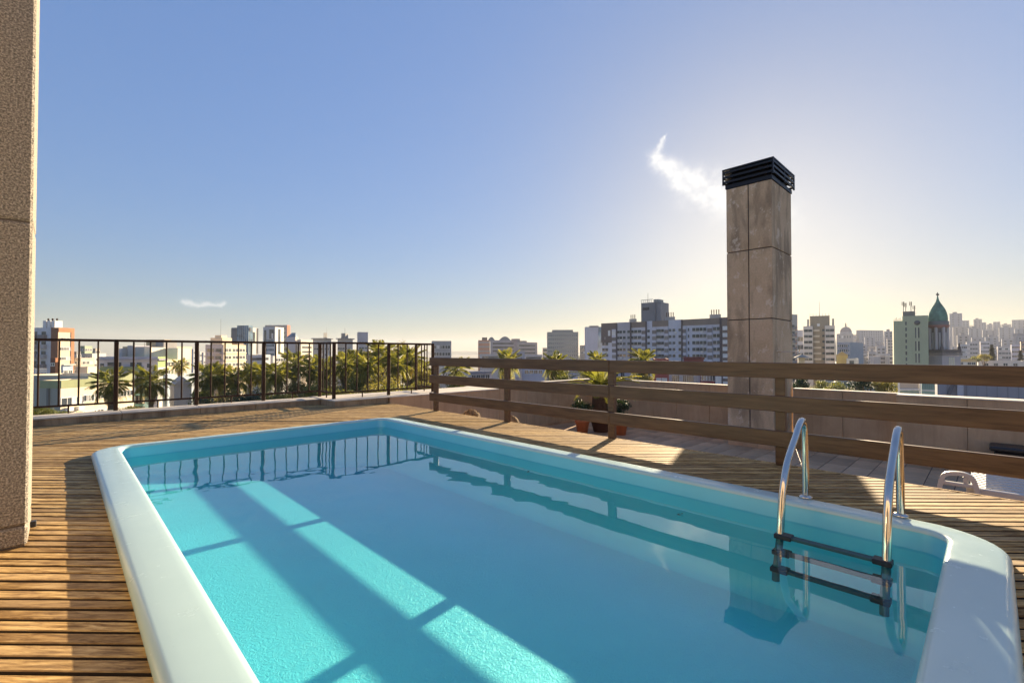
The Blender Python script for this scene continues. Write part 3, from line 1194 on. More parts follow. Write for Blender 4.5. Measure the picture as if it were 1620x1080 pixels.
def frond_mesh(L, arch, pairs, leaf, droop, seed, mat='palm_leaf', wide=0.03, vee=0.5):
    """one pinnate frond: a curving rachis and leaflets on both sides"""
    r = random.Random(seed)
    m = MB()
    pts = []
    for i in range(9):
        t = i / 8
        pts.append(Vector((L * (t - 0.12 * arch * t * t), 0, L * (0.45 * t - arch * t * t))))
    m.tube(pts, [0.016 * L * 0.5 * (1 - 0.85 * i / 8) + 0.004 for i in range(9)], 4, 0, False, True)
    for i in range(pairs):
        t = 0.12 + 0.88 * (i + 0.5) / pairs
        k = min(int(t * 8), 7)
        f_ = t * 8 - k
        p = pts[k].lerp(pts[k + 1], f_)
        dr = (pts[k + 1] - pts[k]).normalized()
        ln = leaf * L * (0.35 + 0.65 * sin(pi * min(1, t * 0.9 + 0.12)) ** 0.7) * r.uniform(0.85, 1.1)
        for s in (1, -1):
            side = Vector((0, s, 0))
            d_ = (side * 0.85 + dr * 0.55 + Vector((0, 0, vee * 0.5 - droop * 0.4))).normalized()
            q = p + d_ * ln * 0.55
            e = p + d_ * ln + Vector((0, 0, -droop * ln * 0.7))
            w = dr * wide * L * 0.5
            m.add([p - w * 0.6, p + w * 0.6, q + w, e, q - w], [(0, 1, 2, 3, 4)])
    return m.mesh('frond', M[mat])


# the cycad behind the fence
cy = empty('cycad_palm', at(950, 15.9, TERR), 0, label='cycad with arching green fronds and thick brown trunk between the potted shrubs', cat='palm')
m = pot_mb(0.36, 0.42)
m.build('pot', M['brown_pot'], cy)
soil_mb(0.36, 0.42).build('soil', M['soil'], cy)
m = MB()
m.lathe([(0.20, 0.36), (0.26, 0.55), (0.30, 0.85), (0.29, 1.15), (0.23, 1.36), (0.08, 1.45), (0.0, 1.46)], 18)
m.build('trunk', M['fibre'], cy)
cf = [frond_mesh(1.5, a_, 26, 0.16, 0.3, 40 + i, 'palm_leaf', 0.02, 0.9) for i, a_ in enumerate((0.35, 0.55, 0.75))]
rc = random.Random(5)
for i in range(34):
    o = put('frond', cf[i % 3], cy, (0, 0, 1.40))
    o.rotation_euler = (rc.uniform(-.15, .15), -rc.uniform(-0.1, 0.75), i * 2.399 + rc.uniform(-.2, .2))
    k = rc.uniform(0.8, 1.1)
    o.scale = (k, k, k)


def tuft(px, py, D, w, label, mat, seed):
    z = zat(py, D)
    p = at(px, D, TERR)
    root = empty('dried_plant', p, 0, label=label, cat='potted plant')
    hh = z - TERR + 0.10
    pot_mb(0.2, 0.6).build('pot', M['terra'], root)
    soil_mb(0.2, 0.6).build('soil', M['soil'], root)
    r = random.Random(seed)
    m = MB()
    for _ in range(420):
        a_ = r.uniform(0, 2 * pi)
        q = r.random() ** 0.6 * w / 2
        b_ = Vector((0.05 * cos(a_), 0.05 * sin(a_), 0.55))
        e = Vector((q * cos(a_), q * sin(a_), hh - 0.9 * q * q / w - r.uniform(0, .06)))
        mid = b_.lerp(e, 0.6) + Vector((q * .2 * cos(a_), q * .2 * sin(a_), .05))
        tip = e + Vector((cos(a_) * .05, sin(a_) * .05, -.05 - .03 * r.random()))
        t_ = Vector((-sin(a_), cos(a_), 0)) * 0.008
        m.add([b_ - t_, b_ + t_, mid + t_, mid - t_, e + t_ * 1.4, e - t_ * 1.4, tip], [(0, 1, 2, 3), (3, 2, 4, 5), (5, 4, 6)])
    m.build('foliage', M[mat], root)


tuft(745, 653.5, 9.9, 0.36, 'dry straw-coloured tuft just showing over the deck edge beyond the first post', 'straw', 3)
tuft(809, 664.5, 9.3, 0.26, 'rusty brown dry tuft peeping out from behind the second fence post', 'straw', 4)

# ------------------------------------------------------------------ white plastic lounger and black bin on the terrace
lo = empty('sun_lounger', T(10.52, 0.20, TERR), ANG - pi / 2, label='white plastic slatted sun lounger on the terrace beyond the deck edge', cat='sun lounger')
LZ = 0.60
for k in range(12):
    m = MB()
    y = -0.42 + k * 0.070
    v_, f_ = [], []
    for i in range(11):
        t = i / 10
        x = -0.06 + 1.75 * t
        z = LZ + 0.06 + 0.03 * sin(t * 5.0) - 0.14 * max(0, 0.16 - t) / 0.16 + 0.38 * (y + 0.15)
        v_ += [(x, y, z - 0.03), (x, y + 0.048, z - 0.012), (x, y + 0.048, z + 0.012), (x, y, z - 0.006)]
    for i in range(10):
        for j in range(4):
            f_.append((i * 4 + j, i * 4 + (j + 1) % 4, i * 4 + 4 + (j + 1) % 4, i * 4 + 4 + j))
    f_ += [(0, 3, 2, 1), (40, 41, 42, 43)]
    m.add(v_, f_)
    m.build('slat', M['white_plastic'], lo)
for s in (-1, 1):
    m = MB()
    m.bevel_box(-0.10, 1.7, s * 0.455 - 0.03, s * 0.455 + 0.03, LZ - 0.07, LZ + 0.03, 0.012)
    m.build('side_frame', M['white_plastic'], lo)
    for x in (0.05, 1.45):
        m = MB()
        m.bevel_box(x - 0.035, x + 0.035, s * 0.455 - 0.028, s * 0.455 + 0.028, 0.0, LZ - 0.071, 0.008)
        m.build('leg', M['white_plastic'], lo)
m = MB()
arm = smooth_path([(-0.40, -0.10), (-0.38, 0.06), (-0.33, 0.185), (-0.20, 0.225), (-0.08, 0.215), (-0.01, 0.14), (0.03, -0.04)], 4)
w = 0.04
v_, f_ = [], []
n_ = len(arm)
for i, (x, z) in enumerate(arm):
    x0, z0 = arm[max(i - 1, 0)]
    x1, z1 = arm[min(i + 1, n_ - 1)]
    L_ = math.hypot(x1 - x0, z1 - z0)
    nx, nz = -(z1 - z0) / L_ * 0.03, (x1 - x0) / L_ * 0.03
    y = -0.53
    v_ += [(x + nx, y - w, LZ + z + nz), (x + nx, y + w, LZ + z + nz), (x - nx, y + w, LZ + z - nz), (x - nx, y - w, LZ + z - nz)]
for i in range(n_ - 1):
    for j in range(4):
        f_.append((i * 4 + j, i * 4 + (j + 1) % 4, i * 4 + 4 + (j + 1) % 4, i * 4 + 4 + j))
f_ += [(3, 2, 1, 0), tuple(4 * (n_ - 1) + j for j in range(4))]
m.add(v_, f_)
m.bevel_box(-0.36, 0.0, -0.53 - w + .004, -0.53 + w - .004, LZ + 0.03, LZ + 0.085, 0.01)
m.bevel_box(-0.13, -0.07, -0.53 - w + .006, -0.53 + w - .006, LZ + 0.086, LZ + 0.19, 0.01)
m.build('armrest', M['white_plastic'], lo)

bn = empty('storage_bin', T(14.7, -0.56, TERR), ANG, label='black lidded plastic storage bin against the terrace parapet', cat='bin')
m = MB()
m.bevel_box(-0.30, 0.30, -0.55, 0.55, 0.03, 0.58, 0.03)
m.build('body', M['black_plastic'], bn)
m = MB()
m.bevel_box(-0.36, 0.36, -0.62, 0.62, 0.585, 0.68, 0.03)
m.build('lid', M['black_plastic'], bn)
for y in (-0.45, 0.45):
    m = MB()
    m.bevel_box(-0.25, 0.25, y - 0.05, y + 0.05, 0.0, 0.029, 0.004)
    m.build('foot', M['black_plastic'], bn)

# ------------------------------------------------------------------ the penthouse the pillar belongs to, along the deck's left side
HV = -0.78
ph = empty('penthouse', T(HV, 0, 0), ANG, label='penthouse with stone wall and glass doors standing along the deck behind the pillar', cat='building')
HS = stucco((0.33, 0.28, 0.225), 0.05)


def hbox(name, v0, v1, u0, u1, z0, z1, mat):
    m = MB()
    m.bevel_box(v0, v1, u0, u1, z0, z1, 0.006)
    m.build(name, mat, ph)


doors = [(-0.2, 2.0), (-4.6, -2.4)]
edges = [4.15, 2.0, -0.2, -2.4, -4.6, -7.0]
for k, (a, b) in enumerate(zip(edges, edges[1:])):
    if k % 2 == 0:
        hbox('wall', -0.25, 0, b + .002, a - .002, 0.006, 2.3, HS)
    else:
        hbox('door_leaf', -0.12, -0.09, b + .06, (a + b) / 2 + .03, 0.06, 2.2, M['glass'])
        hbox('door_leaf', -0.17, -0.14, (a + b) / 2 - .03, a - .06, 0.06, 2.2, M['glass'])
        hbox('door_frame', -0.2, 0.01, b + .004, b + .055, 0.006, 2.29, M['frame_dark'])
        hbox('door_frame', -0.2, 0.01, a - .055, a - .004, 0.006, 2.29, M['frame_dark'])
        hbox('door_frame', -0.2, 0.01, b + .056, a - .056, 2.21, 2.29, M['frame_dark'])
hbox('upper_wall', -0.25, 0.002, -7.0, 4.15, 2.302, 3.6, HS)
hbox('roof', -4.0, 0.05, -7.1, 4.15, 3.602, 3.8, M['cap'])
hbox('back_wall', -4.0, -3.8, -7.0, 4.15, 0.006, 3.6, HS)

# bits of leaf afloat on the water
rl = random.Random(9)
for k, (px, py, lab) in enumerate(((836, 746, 'small dark leaf afloat near the right-hand wall, the far one'), (1075, 813, 'curled leaf afloat off the reflection of the fence post'))):
    dd = (H - WATER) / ((py - 557) / 735.0)
    p = at(px, dd, WATER + 0.004)
    m = MB()
    for j in range(3):
        a = rl.uniform(0, 6)
        x, y = rl.uniform(-.035, .035), rl.uniform(-.03, .03)
        w_, l_ = 0.012, rl.uniform(.016, .026)
        c_, s_ = cos(a), sin(a)
        m.add([(x - c_ * l_, y - s_ * l_, 0.001), (x - s_ * w_, y + c_ * w_, 0.006), (x + c_ * l_, y + s_ * l_, 0.009), (x + s_ * w_, y - c_ * w_, 0.002)], [(0, 1, 2, 3)])
    o = m.build('floating_leaf', M['palm_dry' if k == 3 else 'leaf_dark'], None, p, k * 1.0)
    tag(o, lab, 'leaf', 'leaves floating on the pool')

# ------------------------------------------------------------------ the city: ground, hills, buildings
gm = MB()
gm.box(-3500, 3500, -400, 6500, GROUND - 3, GROUND)
go = gm.build('ground', plain('city ground', (0.16, 0.15, 0.12), 0.9, var=0.4, scale=0.02))
go['kind'] = 'structure'
# streets beneath the terrace
sm2 = MB()
sm2.box(-70, 30, 24, 34, GROUND + 0.003, GROUND + 0.006)
so = sm2.build('street', plain('asphalt', (0.06, 0.06, 0.06), 0.9))
so['kind'] = 'structure'


def hill(name, pts, depth, mat, base=GROUND - 2):
    """a ridge: pts = (px, py, D) along its crest"""
    m = MB()
    v, f = [], []
    n = 48
    crest = []
    for i in range(n + 1):
        t = i / n * (len(pts) - 1)
        k = min(int(t), len(pts) - 2)
        w = t - k
        w = w * w * (3 - 2 * w)
        px, py, D = [pts[k][j] * (1 - w) + pts[k + 1][j] * w for j in range(3)]
        crest.append((at(px, D), zat(py, D)))
    rows = 9
    for j in range(rows + 1):
        q = j / rows
        for i, (p, z) in enumerate(crest):
            d_ = Vector((p.x, p.y, 0)).normalized()
            hgt = base + (z - base) * sin(pi * 0.5 * (1 - abs(q - 0.5) * 2)) ** 1.2
            hgt += random.uniform(-1, 1) * 0.012 * abs(z - base) * (1 if 0 < j < rows else 0)
            pos = p + d_ * depth * (q - 0.5)
            v.append((pos.x, pos.y, hgt))
    for j in range(rows):
        for i in range(n):
            f.append((j * (n + 1) + i, j * (n + 1) + i + 1, (j + 1) * (n + 1) + i + 1, (j + 1) * (n + 1) + i))
    m.add(v, f, 0, True)
    o = m.build(name, mat)
    o['kind'] = 'structure'


M['hill'] = plain('wooded hill', (0.07, 0.085, 0.04), 0.95, var=0.5, scale=0.02)
hill('far_hills', [(560, 559, 4200), (650, 556, 4200), (740, 555, 4200), (850, 556.5, 4200), (960, 558, 4200), (1100, 557, 4200)], 700, M['hill'])
hill('green_hill', [(820, 574, 520), (860, 566, 520), (890, 560, 520), (925, 562, 520), (960, 572, 520)], 160, M['hill'])
hill('city_hill', [(1120, 560, 1500), (1260, 545, 1500), (1350, 528, 1400), (1420, 524, 1400), (1500, 514, 1400), (1640, 512, 1400), (1760, 514, 1400)], 700, M['hill'])


class Building:
    """a block with its near corner seen at column xc, its left face reaching column xl and its right face column xr"""

    def __init__(self, name, label, xl, xc, xr, ytop, D, phi, cl, cr, group=None, cat='building', base=None, parapet_h=0.6, roof=(0.3, 0.28, 0.26), depth=None):
        if 0 < xc - xl <= 4 and xc > 620 and phi > -20:
            phi = math.degrees(-math.atan((xc - 810) / 735.0)) + 1.5      # seen square on
        elif xc < 620 and 52 <= phi <= 75:
            phi = 85                                                      # right faces turned to the sun
        self.phi = radians(phi)
        self.C = at(xc, D)
        X = Vector((cos(self.phi), sin(self.phi), 0))
        Y = Vector((-sin(self.phi), cos(self.phi), 0))

        def reach(px, d_):
            rx, ry = (px - 810) / 735.0, 1.0
            den = d_.x * ry - d_.y * rx
            return (self.C.y * rx - self.C.x * ry) / den
        self.wl = reach(xl, Y) if xl < xc else -1
        self.wr = reach(xr, X) if xr > xc else -1
        if not 0.2 < self.wl < 150 or (0 < xc - xl <= 4 and xc > 620):
            self.wl = depth or 12
        if not 0.2 < self.wr < 250:
            self.wr = depth or 12
        self.D = D
        self.base = GROUND if base is None else base
        self.top = zat(ytop, D) - self.base
        self.root = empty(name, (self.C.x, self.C.y, self.base), self.phi, label=label, cat=cat, group=group)
        self.cl, self.cr = stucco(cl), stucco(cr)  # left walls mostly darker, right ones paler: side shade mixed into the colours
        m = MB()
        wr_, wl_, t = self.wr, self.wl, self.top
        v = [(0, 0, 0), (wr_, 0, 0), (wr_, wl_, 0), (0, wl_, 0), (0, 0, t), (wr_, 0, t), (wr_, wl_, t), (0, wl_, t)]
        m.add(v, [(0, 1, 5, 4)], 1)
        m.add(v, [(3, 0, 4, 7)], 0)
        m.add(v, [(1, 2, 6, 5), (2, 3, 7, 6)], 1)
        q = 0.25
        rz = t - parapet_h
        w2 = [(0, 0, t), (wr_, 0, t), (wr_, wl_, t), (0, wl_, t), (q, q, t), (wr_ - q, q, t), (wr_ - q, wl_ - q, t), (q, wl_ - q, t),
              (q, q, rz), (wr_ - q, q, rz), (wr_ - q, wl_ - q, rz), (q, wl_ - q, rz)]
        m.add(w2, [(0, 1, 5, 4), (1, 2, 6, 5), (2, 3, 7, 6), (3, 0, 4, 7), (4, 5, 9, 8), (5, 6, 10, 9), (6, 7, 11, 10), (7, 4, 8, 11)], 1)
        m.add(w2, [(8, 9, 10, 11)], 2)
        m.build('walls', [self.cl, self.cr, stucco(roof)], self.root)

    def zpx(self, py):
        """height above this building's foot of picture row py, at the near corner"""
        return zat(py, self.D) - self.base

    def fpos(self, face, s, z, out=0.0):
        return Vector((s, -out, z)) if face == 'R' else Vector((-out, s, z))

    def width(self, face):
        return self.wr if face == 'R' else self.wl

    def spx(self, face, px):
        """distance from the near corner along a face of picture column px"""
        d_ = Vector((cos(self.phi), sin(self.phi))) if face == 'R' else Vector((-sin(self.phi), cos(self.phi)))
        rx = (px - 810) / 735.0
        return (self.C.y * rx - self.C.x) / (d_.x - d_.y * rx)

    def slab(self, name, face, s0, s1, z0, z1, o0, o1, mat, mb=None):
        """a box standing proud of a face from o0 to o1"""
        m = mb or MB()
        if face == 'R':
            m.box(s0, s1, -o1, -o0, z0, z1)
        else:
            m.box(-o1, -o0, s0, s1, z0, z1)
        if mb is None:
            return m.build(name, mat, self.root)

    def windows(self, face, cols, rows, w, h, ztop, fh=3.0, glass='glass', frame='frame_white', single=True, skip=0.0, sill=True, seed=1, shut=0.15):
        """cols = window centres along the face; rows going down from ztop by the floor height"""
        r = random.Random(seed * 7 + len(cols))
        key = (face, round(w, 2), round(h, 2), glass, frame)
        if single:
            if key not in WCACHE:
                m = MB()
                b_ = min(0.09, w * 0.1)
                o0, o1 = 0.002, 0.06

                def bx(s0, s1, z0, z1, a, c, mi):
                    if face == 'R':
                        m.box(s0, s1, -c, -a, z0, z1, mi)
                    else:
                        m.box(-c, -a, s0, s1, z0, z1, mi)
                bx(-w / 2, w / 2, -h / 2, -h / 2 + b_, o0, o1 + .04, 0)
                bx(-w / 2, w / 2, h / 2 - b_, h / 2, o0, o1, 0)
                bx(-w / 2, -w / 2 + b_, -h / 2 + b_, h / 2 - b_, o0, o1, 0)
                bx(w / 2 - b_, w / 2, -h / 2 + b_, h / 2 - b_, o0, o1, 0)
                bx(-b_ / 3, b_ / 3, -h / 2 + b_, h / 2 - b_, o0, o1, 0)
                me_g = MB()
                me_g.v, me_g.f, me_g.m, me_g.s = list(m.v), list(m.f), list(m.m), list(m.s)
                for mm, mat in ((m, M[glass]), (me_g, M['shutter'])):
                    if face == 'R':
                        mm.box(-w / 2 + b_, w / 2 - b_, -0.02, -0.001, -h / 2 + b_, h / 2 - b_, 1)
                    else:
                        mm.box(-0.02, -0.001, -w / 2 + b_, w / 2 - b_, -h / 2 + b_, h / 2 - b_, 1)
                WCACHE[key] = (m.mesh('window', [M[frame], M[glass]]), me_g.mesh('window', [M[frame], M['shutter']]))
            for i in range(rows):
                for c in cols:
                    if r.random() < skip:
                        continue
                    put('window', WCACHE[key][1 if r.random() < shut else 0], self.root, self.fpos(face, c, ztop - i * fh, 0.0))
        else:
            m = MB()
            for i in range(rows):
                for c in cols:
                    if r.random() < skip:
                        continue
                    z = ztop - i * fh
                    self.slab('', face, c - w / 2, c + w / 2, z - h / 2, z + h / 2, 0.003, 0.05, None, m)
            if m.v:
                o = m.build('windows', M[glass], self.root)
                o['kind'] = 'stuff'

    def cols(self, face, n, a=0.1, b_=0.9):
        W = self.width(face)
        return [W * (a + (b_ - a) * (i + 0.5) / n) for i in range(n)]

    def rooftop(self, name, face_s0, s1, t0, t1, h, mat, z0=None):
        m = MB()
        z = (self.top - 0.62) if z0 is None else z0
        m.box(face_s0, s1, t0, t1, z, self.top + h)
        return m.build(name, mat, self.root)

    def mast(self, x, y, h, r=0.05, name='antenna'):
        m = MB()
        m.tube([(x, y, self.top - 0.6), (x, y, self.top + h)], [r, r * 0.5], 6)
        m.build(name, M['iron'], self.root)


WCACHE = {}
BR = (0.26, 0.12, 0.07)
WHITE = (0.66, 0.64, 0.62)
CREAM = (0.62, 0.54, 0.40)
GREY = (0.36, 0.36, 0.37)


def chimney_pots(B, x, y, n=3, h=1.6, w=0.5, mat=None):
    m = MB()
    m.box(x - n * w * .5 - .1, x + n * w * .5 + .1, y - 0.4, y + 0.4, B.top - 0.6, B.top + h * 0.5)
    o = m.build('vent_stack', mat or stucco((0.45, 0.42, 0.38)), B.root)
    for k in range(n):
        m = MB()
        xx = x + (k - (n - 1) / 2) * w
        m.lathe([(0.14, B.top + h * 0.5), (0.14, B.top + h), (0.22, B.top + h + 0.02), (0.02, B.top + h + 0.3)], 8, 0, xx, y)
        m.build('vent_pipe', M['iron'], B.root)


# -- 1: white tower with brown corner, far left
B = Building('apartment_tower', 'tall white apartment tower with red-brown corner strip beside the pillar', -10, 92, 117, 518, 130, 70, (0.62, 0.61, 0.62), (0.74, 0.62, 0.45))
sx = lambda px: B.spx('L', px)
B.slab('brown_strip', 'L', 0.0, sx(81), B.zpx(600), B.top, 0.004, 0.12, stucco(BR))
B.slab('brown_band', 'R', 0.0, B.wr, B.top - 1.2, B.top + .02, 0.004, 0.10, stucco((0.45, 0.22, 0.12)))
B.slab('brown_band', 'R', B.wr - 0.9, B.wr, B.zpx(600), B.top - 1.25, 0.004, 0.10, stucco((0.45, 0.22, 0.12)))
for i in range(9):
    z = B.top - 2.6 - i * 2.75
    for a, b_ in ((sx(60), sx(50.5)), (sx(74), sx(64)), (sx(46), sx(34))):
        B.slab('balcony', 'L', a, b_, z - 0.5, z + 0.55, 0.004, 0.9, stucco((0.42, 0.40, 0.40) if i % 3 else (0.25, 0.22, 0.21)))
        B.slab('window', 'L', a + .3, b_ - .3, z + 0.6, z + 1.5, 0.004, 0.05, M['glass'])
B.windows('R', B.cols('R', 4, 0.12, 0.85), 9, 0.9, 0.9, B.top - 3.2, 2.75, shut=0.3)
chim = MB()
for k in range(3):
    x = 1.5
    m = MB()
    m.box(0.5, 2.6, sx(82) + k * 1.35 - .2, sx(82) + k * 1.35 + 0.8, B.top - 0.6, B.top + 2.0)
    m.build('vent_stack', stucco((0.72, 0.7, 0.68)), B.root)
    m = MB()
    m.lathe([(0.2, B.top + 2.0), (0.2, B.top + 2.5), (0.3, B.top + 2.5), (0.02, B.top + 2.75)], 8, 0, 1.5, sx(82) + k * 1.35 + 0.3)
    m.build('vent_pipe', M['iron'], B.root)

# -- small white building low by the pillar
B = Building('apartment_house', 'small white stepped house low beside the pillar', 20, 56, 75, 583, 85, 70, (0.5, 0.5, 0.5), (0.78, 0.74, 0.66))
B.windows('R', B.cols('R', 2), 4, 1.1, 0.8, B.top - 1.2, 2.4)
B = Building('brick_house', 'red-brown blank walled block between the tower and the cream building', 80, 88, 95, 566, 105, 66, (0.15, 0.075, 0.05), (0.38, 0.17, 0.09))
B.windows('L', B.cols('L', 1), 4, 1.0, 0.8, B.top - 1.5, 3)
B = Building('blue_house', 'small pale blue house behind the cream building', 97, 100, 116, 577, 95, 60, (0.2, 0.26, 0.36), (0.36, 0.45, 0.58))
B.windows('R', B.cols('R', 2), 2, 1, 1, B.top - 1.6, 3)
B.slab('roof_edge', 'R', -0.2, B.wr + .2, B.top - .1, B.top + .15, 0.0, 0.4, stucco((0.55, 0.53, 0.5)))

# -- 2: cream building with olive top band
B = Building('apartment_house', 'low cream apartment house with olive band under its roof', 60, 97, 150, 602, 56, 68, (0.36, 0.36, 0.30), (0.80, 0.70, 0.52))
for f in 'LR':
    B.slab('olive_band', f, 0, B.width(f), B.top - 0.9, B.top + .03, 0.004, 0.06, stucco((0.33, 0.36, 0.20)))
B.slab('drain_pipe', 'L', B.wl * .45, B.wl * .45 + .25, B.zpx(660), B.top - .92, 0.004, 0.2, stucco((0.2, 0.2, 0.18)))
B.windows('R', [B.spx('R', 107), B.spx('R', 124)], 4, 1.5, 1.1, B.top - 2.6, 2.1, shut=0.4, seed=3)
B.windows('R', [B.spx('R', 138), B.spx('R', 145)], 4, 0.9, 0.9, B.top - 2.4, 2.1, seed=4)
for i in range(4):
    for px in (107, 124):
        s = B.spx('R', px)
        B.slab('air_conditioner', 'R', s - .2, s + .5, B.top - 3.75 - i * 2.1, B.top - 3.3 - i * 2.1, 0.004, 0.4, M['frame_white'])
B = Building('apartment_house', 'cream house with olive band half behind the big palm', 138, 140, 213, 594, 66, 66, (0.4, 0.4, 0.34), (0.78, 0.68, 0.50))
B.slab('olive_band', 'R', 0, B.wr, B.top - 1.1, B.top + .03, 0.004, 0.06, stucco((0.36, 0.39, 0.22)))
B.windows('R', [B.spx('R', p) for p in (148, 160, 172, 184, 196, 206)], 4, 1.1, 0.9, B.top - 3.0, 2.4, seed=6)
B = Building('house', 'beige cube house in front of the balcony block', 120, 139, 154, 580, 78, 66, (0.44, 0.38, 0.33), (0.80, 0.70, 0.52))

# -- 3: lilac grey block with green balconies
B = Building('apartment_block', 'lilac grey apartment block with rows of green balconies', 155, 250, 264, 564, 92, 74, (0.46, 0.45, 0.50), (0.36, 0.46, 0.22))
for f in 'LR':
    B.slab('cornice', f, -.1, B.width(f), B.top - 0.75, B.top - 0.4, 0.004, 0.35, stucco((0.34, 0.33, 0.37)))
for i in range(5):
    z = B.top - 2.1 - i * 2.05
    for a, b_ in ((196, 167), (228, 203)):
        s0, s1 = B.spx('L', a), B.spx('L', b_)
        B.slab('balcony', 'L', s0, s1, z - 0.75, z + 0.1, 0.004, 1.1, stucco((0.20, 0.24, 0.13)))
        B.slab('window', 'L', s0 + .5, (s0 + s1) / 2 - .2, z + 0.15, z + 0.95, 0.004, 0.05, M['glass'])
        B.slab('window', 'L', (s0 + s1) / 2 + .2, s1 - .5, z + 0.15, z + 0.95, 0.004, 0.05, M['glass'])
    for p in (162, 236):
        s = B.spx('L', p)
        B.slab('window', 'L', s - .4, s + .4, z - .1, z + .7, 0.004, 0.05, M['glass'])
B.slab('lower_wall', 'R', -.02, B.wr, B.zpx(650), B.zpx(581), 0.004, 0.08, stucco((0.75, 0.74, 0.70)))
B.windows('R', B.cols('R', 1, .3, .8), 3, 1.0, 0.8, B.zpx(585), 2.4)
for (a, b_, py, c, t0) in ((170, 178, 551, (0.48, 0.47, 0.5), 2), (180, 192, 546, (0.44, 0.43, 0.46), 3), (193, 209, 548, (0.40, 0.40, 0.43), 3), (206, 219, 540, (0.3, 0.29, 0.29), 6), (218, 229, 549, (0.72, 0.66, 0.55), 1.5), (230, 249, 550, (0.6, 0.58, 0.52), 5)):
    s0, s1 = B.spx('L', b_), B.spx('L', a)
    B.rooftop('roof_room', t0, t0 + 3.5, s0, s1, zat(py, 92) - B.base - B.top, stucco(c))
B.mast(4, B.spx('L', 201), 3.2)
B = Building('glass_annex', 'teal glazed annex at the foot of the lilac block', 214, 228, 236, 588, 80, 74, (0.10, 0.20, 0.22), (0.14, 0.22, 0.22))
B.windows('L', B.cols('L', 3, .05, .95), 5, 1.3, 1.4, B.top - 1.2, 1.8, glass='glass_blue', frame='frame_dark')

# low roofs between
for i, (xl, xc, xr, y, D, c, nm, lab) in enumerate((
    (118, 128, 150, 566, 150, (0.42, 0.38, 0.33), 'house', 'wide low tan house under the dark roof tanks'),
    (127, 134, 146, 547, 190, (0.30, 0.36, 0.26), 'house', 'small green roof room with dark door high above low roofs'),
    (117, 121, 128, 556, 170, (0.22, 0.22, 0.22), 'house', 'dark grey low block next to the white tower'),
    (147, 151, 158, 551, 200, (0.34, 0.30, 0.26), 'house', 'narrow brown block left of the lilac balconies'),
    (128, 146, 168, 559, 175, (0.52, 0.49, 0.45), 'house', 'pale low house with rows of little windows before the lilac block'),
    (232, 244, 260, 546, 140, (0.55, 0.40, 0.27), 'house', 'house with brown tiled roof above the green side wall'),
)):
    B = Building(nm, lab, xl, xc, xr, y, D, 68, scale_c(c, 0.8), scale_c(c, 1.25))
    B.windows('R', B.cols('R', 3), 3, 1.1, 1.0, B.top - 1.6, 2.8, seed=i)
    B.windows('L', B.cols('L', 2), 3, 1.1, 1.0, B.top - 1.6, 2.8, seed=i + 9)

# -- 4: beige block
B = Building('apartment_block', 'sandy beige apartment block with small paired windows', 262, 263, 303, 548, 118, 62, (0.4, 0.34, 0.26), (0.74, 0.60, 0.38))
B.slab('dark_band', 'R', 0.6, B.wr - 0.4, B.top - 1.0, B.top - 0.35, 0.004, 0.06, stucco((0.22, 0.16, 0.1)))
B.windows('R', [B.spx('R', p) for p in (267, 274, 281, 290, 298)], 5, 1.05, 1.05, B.top - 2.4, 2.05, seed=2)
B.rooftop('roof_room', 0.5, B.spx('R', 277), 1, 6, zat(537, 118) - B.base - B.top, stucco((0.52, 0.40, 0.27)))
B = Building('warehouse', 'low grey gabled hall roof among the palms', 270, 276, 304, 608, 70, 42, (0.30, 0.29, 0.27), (0.36, 0.34, 0.31))
m = MB()
W_, L_, t_ = B.wr, B.wl, B.top
m.add([(0, -.3, t_), (W_, -.3, t_), (W_, L_, t_), (0, L_, t_), (W_ / 2, -.3, t_ + 1.1), (W_ / 2, L_, t_ + 1.1)], [(0, 1, 4), (1, 2, 5, 4), (2, 3, 5), (3, 0, 4, 5)])
m.build('roof', stucco((0.33, 0.32, 0.31)), B.root)
B = Building('house', 'pale blue flat roof house behind the gabled hall', 258, 266, 306, 592, 88, 62, (0.4, 0.45, 0.48), (0.50, 0.56, 0.60))
B.windows('R', B.cols('R', 4), 2, 1.4, 1.2, B.top - 2.2, 2.6)
B = Building('house', 'lilac rendered wall block below the sandy beige block', 272, 275, 303, 584, 100, 60, (0.44, 0.41, 0.44), (0.52, 0.48, 0.47))
for i, (xl, xc, xr, y, D, c) in enumerate(((303, 306, 313, 552, 260, (0.40, 0.42, 0.46)), (313, 316, 322, 556, 240, (0.5, 0.48, 0.46)), (319, 322, 330, 557, 230, (0.42, 0.42, 0.43)))):
    B = Building('apartment_block', ('slim blue-grey block just right of the beige one', 'narrow pale block between beige and cream blocks', 'low grey stepped block touching the cream block')[i], xl, xc, xr, y, D, 60, c, scale_c(c, 1.1))
    B.windows('R', B.cols('R', 2), 5, 1.2, 1.1, B.top - 2, 3)

# -- 5: cream lit block with bands of windows
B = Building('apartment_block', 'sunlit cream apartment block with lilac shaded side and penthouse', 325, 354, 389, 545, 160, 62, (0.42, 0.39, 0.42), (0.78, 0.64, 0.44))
for i in range(7):
    z = B.top - 2.0 - i * 2.55
    B.slab('window_band', 'L', B.wl * .12, B.wl * .45, z - .5, z + .6, 0.004, 0.06, M['glass'])
    B.slab('window_band', 'L', B.wl * .52, B.wl * .9, z - .5, z + .6, 0.004, 0.06, M['glass'])
    B.slab('balcony', 'L', B.wl * .12, B.wl * .45, z - 1.2, z - .55, 0.004, 0.9, stucco((0.40, 0.37, 0.39)))
    B.slab('floor_band', 'R', 0.2, B.wr + 0.05, z - 1.15, z - .8, 0.004, 0.25, stucco((0.80, 0.66, 0.46)))
B.windows('R', [B.wr * q for q in (0.12, 0.26, 0.45, 0.57, 0.76, 0.9)], 7, 1.4, 1.25, B.top - 1.9, 2.55, seed=8, shut=0.1)
